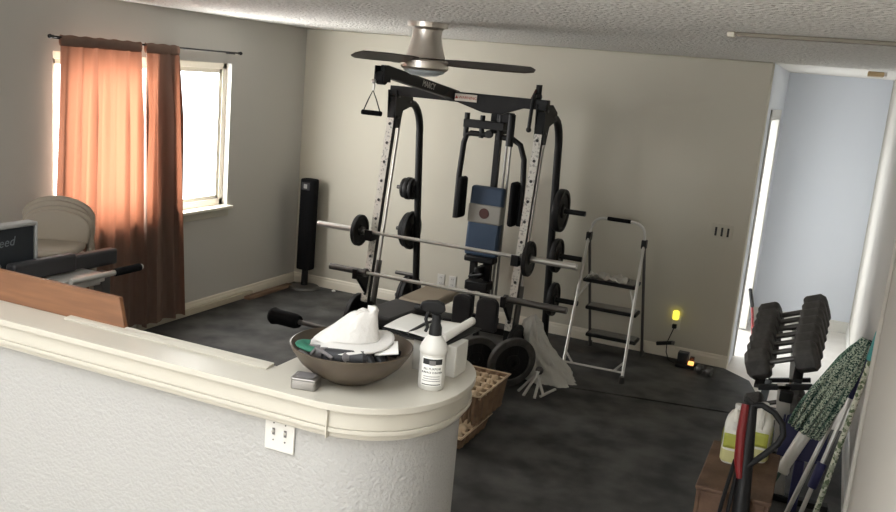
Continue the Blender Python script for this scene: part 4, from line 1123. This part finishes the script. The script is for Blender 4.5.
# navy dustpan between crate and rack
dp = thing('dustpan', 'navy blue dustpan propped behind the mop sleeve', 'dustpan', (4.80,-2.48,0))
b = MB(); b.prism([(-.12,0), (.12,0), (.10,.22), (.05,.25), (-.05,.25), (-.10,.22)], (4.80,-2.46,.30), (1,0,0), (0,.25,.97), .012)
b.build('pan', 'navy', dp, bev=.004)
MB().bar((4.80,-2.46,.30), (4.80,-2.50,.012), .05, .03).build('handle', 'navy', dp, bev=.006)
MB().box((4.69,-2.42,.40), (.012,.07,.22)).box((4.91,-2.42,.40), (.012,.07,.22)).build('side_lip', 'navy', dp, bev=.004)

# ------------------------------------------------------------------ light
wd = bpy.data.worlds.new('sky'); SC.world = wd; wd.use_nodes = True
bg = wd.node_tree.nodes['Background']; bg.inputs['Color'].default_value = (.93, .97, 1.0, 1); bg.inputs['Strength'].default_value = 4.0
def area(name, loc, rot, sx_, sy_, power, col, portal=False):
    l = bpy.data.lights.new(name, 'AREA'); l.shape = 'RECTANGLE'; l.size = sx_; l.size_y = sy_; l.energy = power; l.color = col
    l.cycles.is_portal = portal
    o = bpy.data.objects.new(name, l); COL.objects.link(o); o.location = loc; o.rotation_euler = rot
    return o
def lamp(name, loc, rot, sx_, sy_, L, col): return area(name, loc, rot, sx_, sy_, L*PI*sx_*sy_, col)
lamp('window_daylight', (-.16, (WY0+WY1)/2, (WZ0+WZ1)/2), (0, R(-90), 0), WZ1-WZ0, WY1-WY0, 16, (1,.985,.95))
lamp('door_daylight', (XH-.16, (DY0+DY1)/2, DZ/2), (0, R(-90), 0), DZ, DY1-DY0, 1.4, (.86,.93,1))
lamp('rear_fill', ((RX0+RX1)/2, YB-.16, (RZ0+RZ1)/2), (R(90), 0, 0), RX1-RX0, RZ1-RZ0, 4.4, (.98,.98,1))  # added lamp filling the room through the invented rear window
lamp('overhead_fill', ((KX0+KX1)/2, (KY0+KY1)/2, HU+.12), (0, 0, 0), KX1-KX0, KY1-KY0, .85, (1,.985,.96))  # added lamp shining down through the invented roof opening

# ------------------------------------------------------------------ camera
cam = bpy.data.cameras.new('camera'); co = bpy.data.objects.new('camera', cam); COL.objects.link(co)
fpx, yaw, pit, rol = 893.687, -.39985, -.20111, .08900
cam.sensor_width = 36; cam.lens = fpx/896*36; cam.clip_start = .05
fw = V((math.sin(yaw)*math.cos(pit), math.cos(yaw)*math.cos(pit), math.sin(pit)))
r0 = V((math.cos(yaw), -math.sin(yaw), 0)); u0 = r0.cross(fw)
rv = r0*math.cos(rol) + u0*math.sin(rol); uv = -r0*math.sin(rol) + u0*math.cos(rol)
mw = Matrix((rv, uv, -fw)).transposed().to_4x4(); mw.translation = V((4.736, -7.344, 2.146))
co.matrix_world = mw
SC.camera = co
SC.cycles.use_denoising = True
SC.cycles.max_bounces = 10; SC.cycles.diffuse_bounces = 6; SC.cycles.transparent_max_bounces = 12
SC.cycles.sample_clamp_indirect = 8
vs = SC.view_settings; vs.view_transform = 'Standard'; vs.look = 'None'; vs.gamma = 1; vs.use_curve_mapping = False
vs.exposure = .6
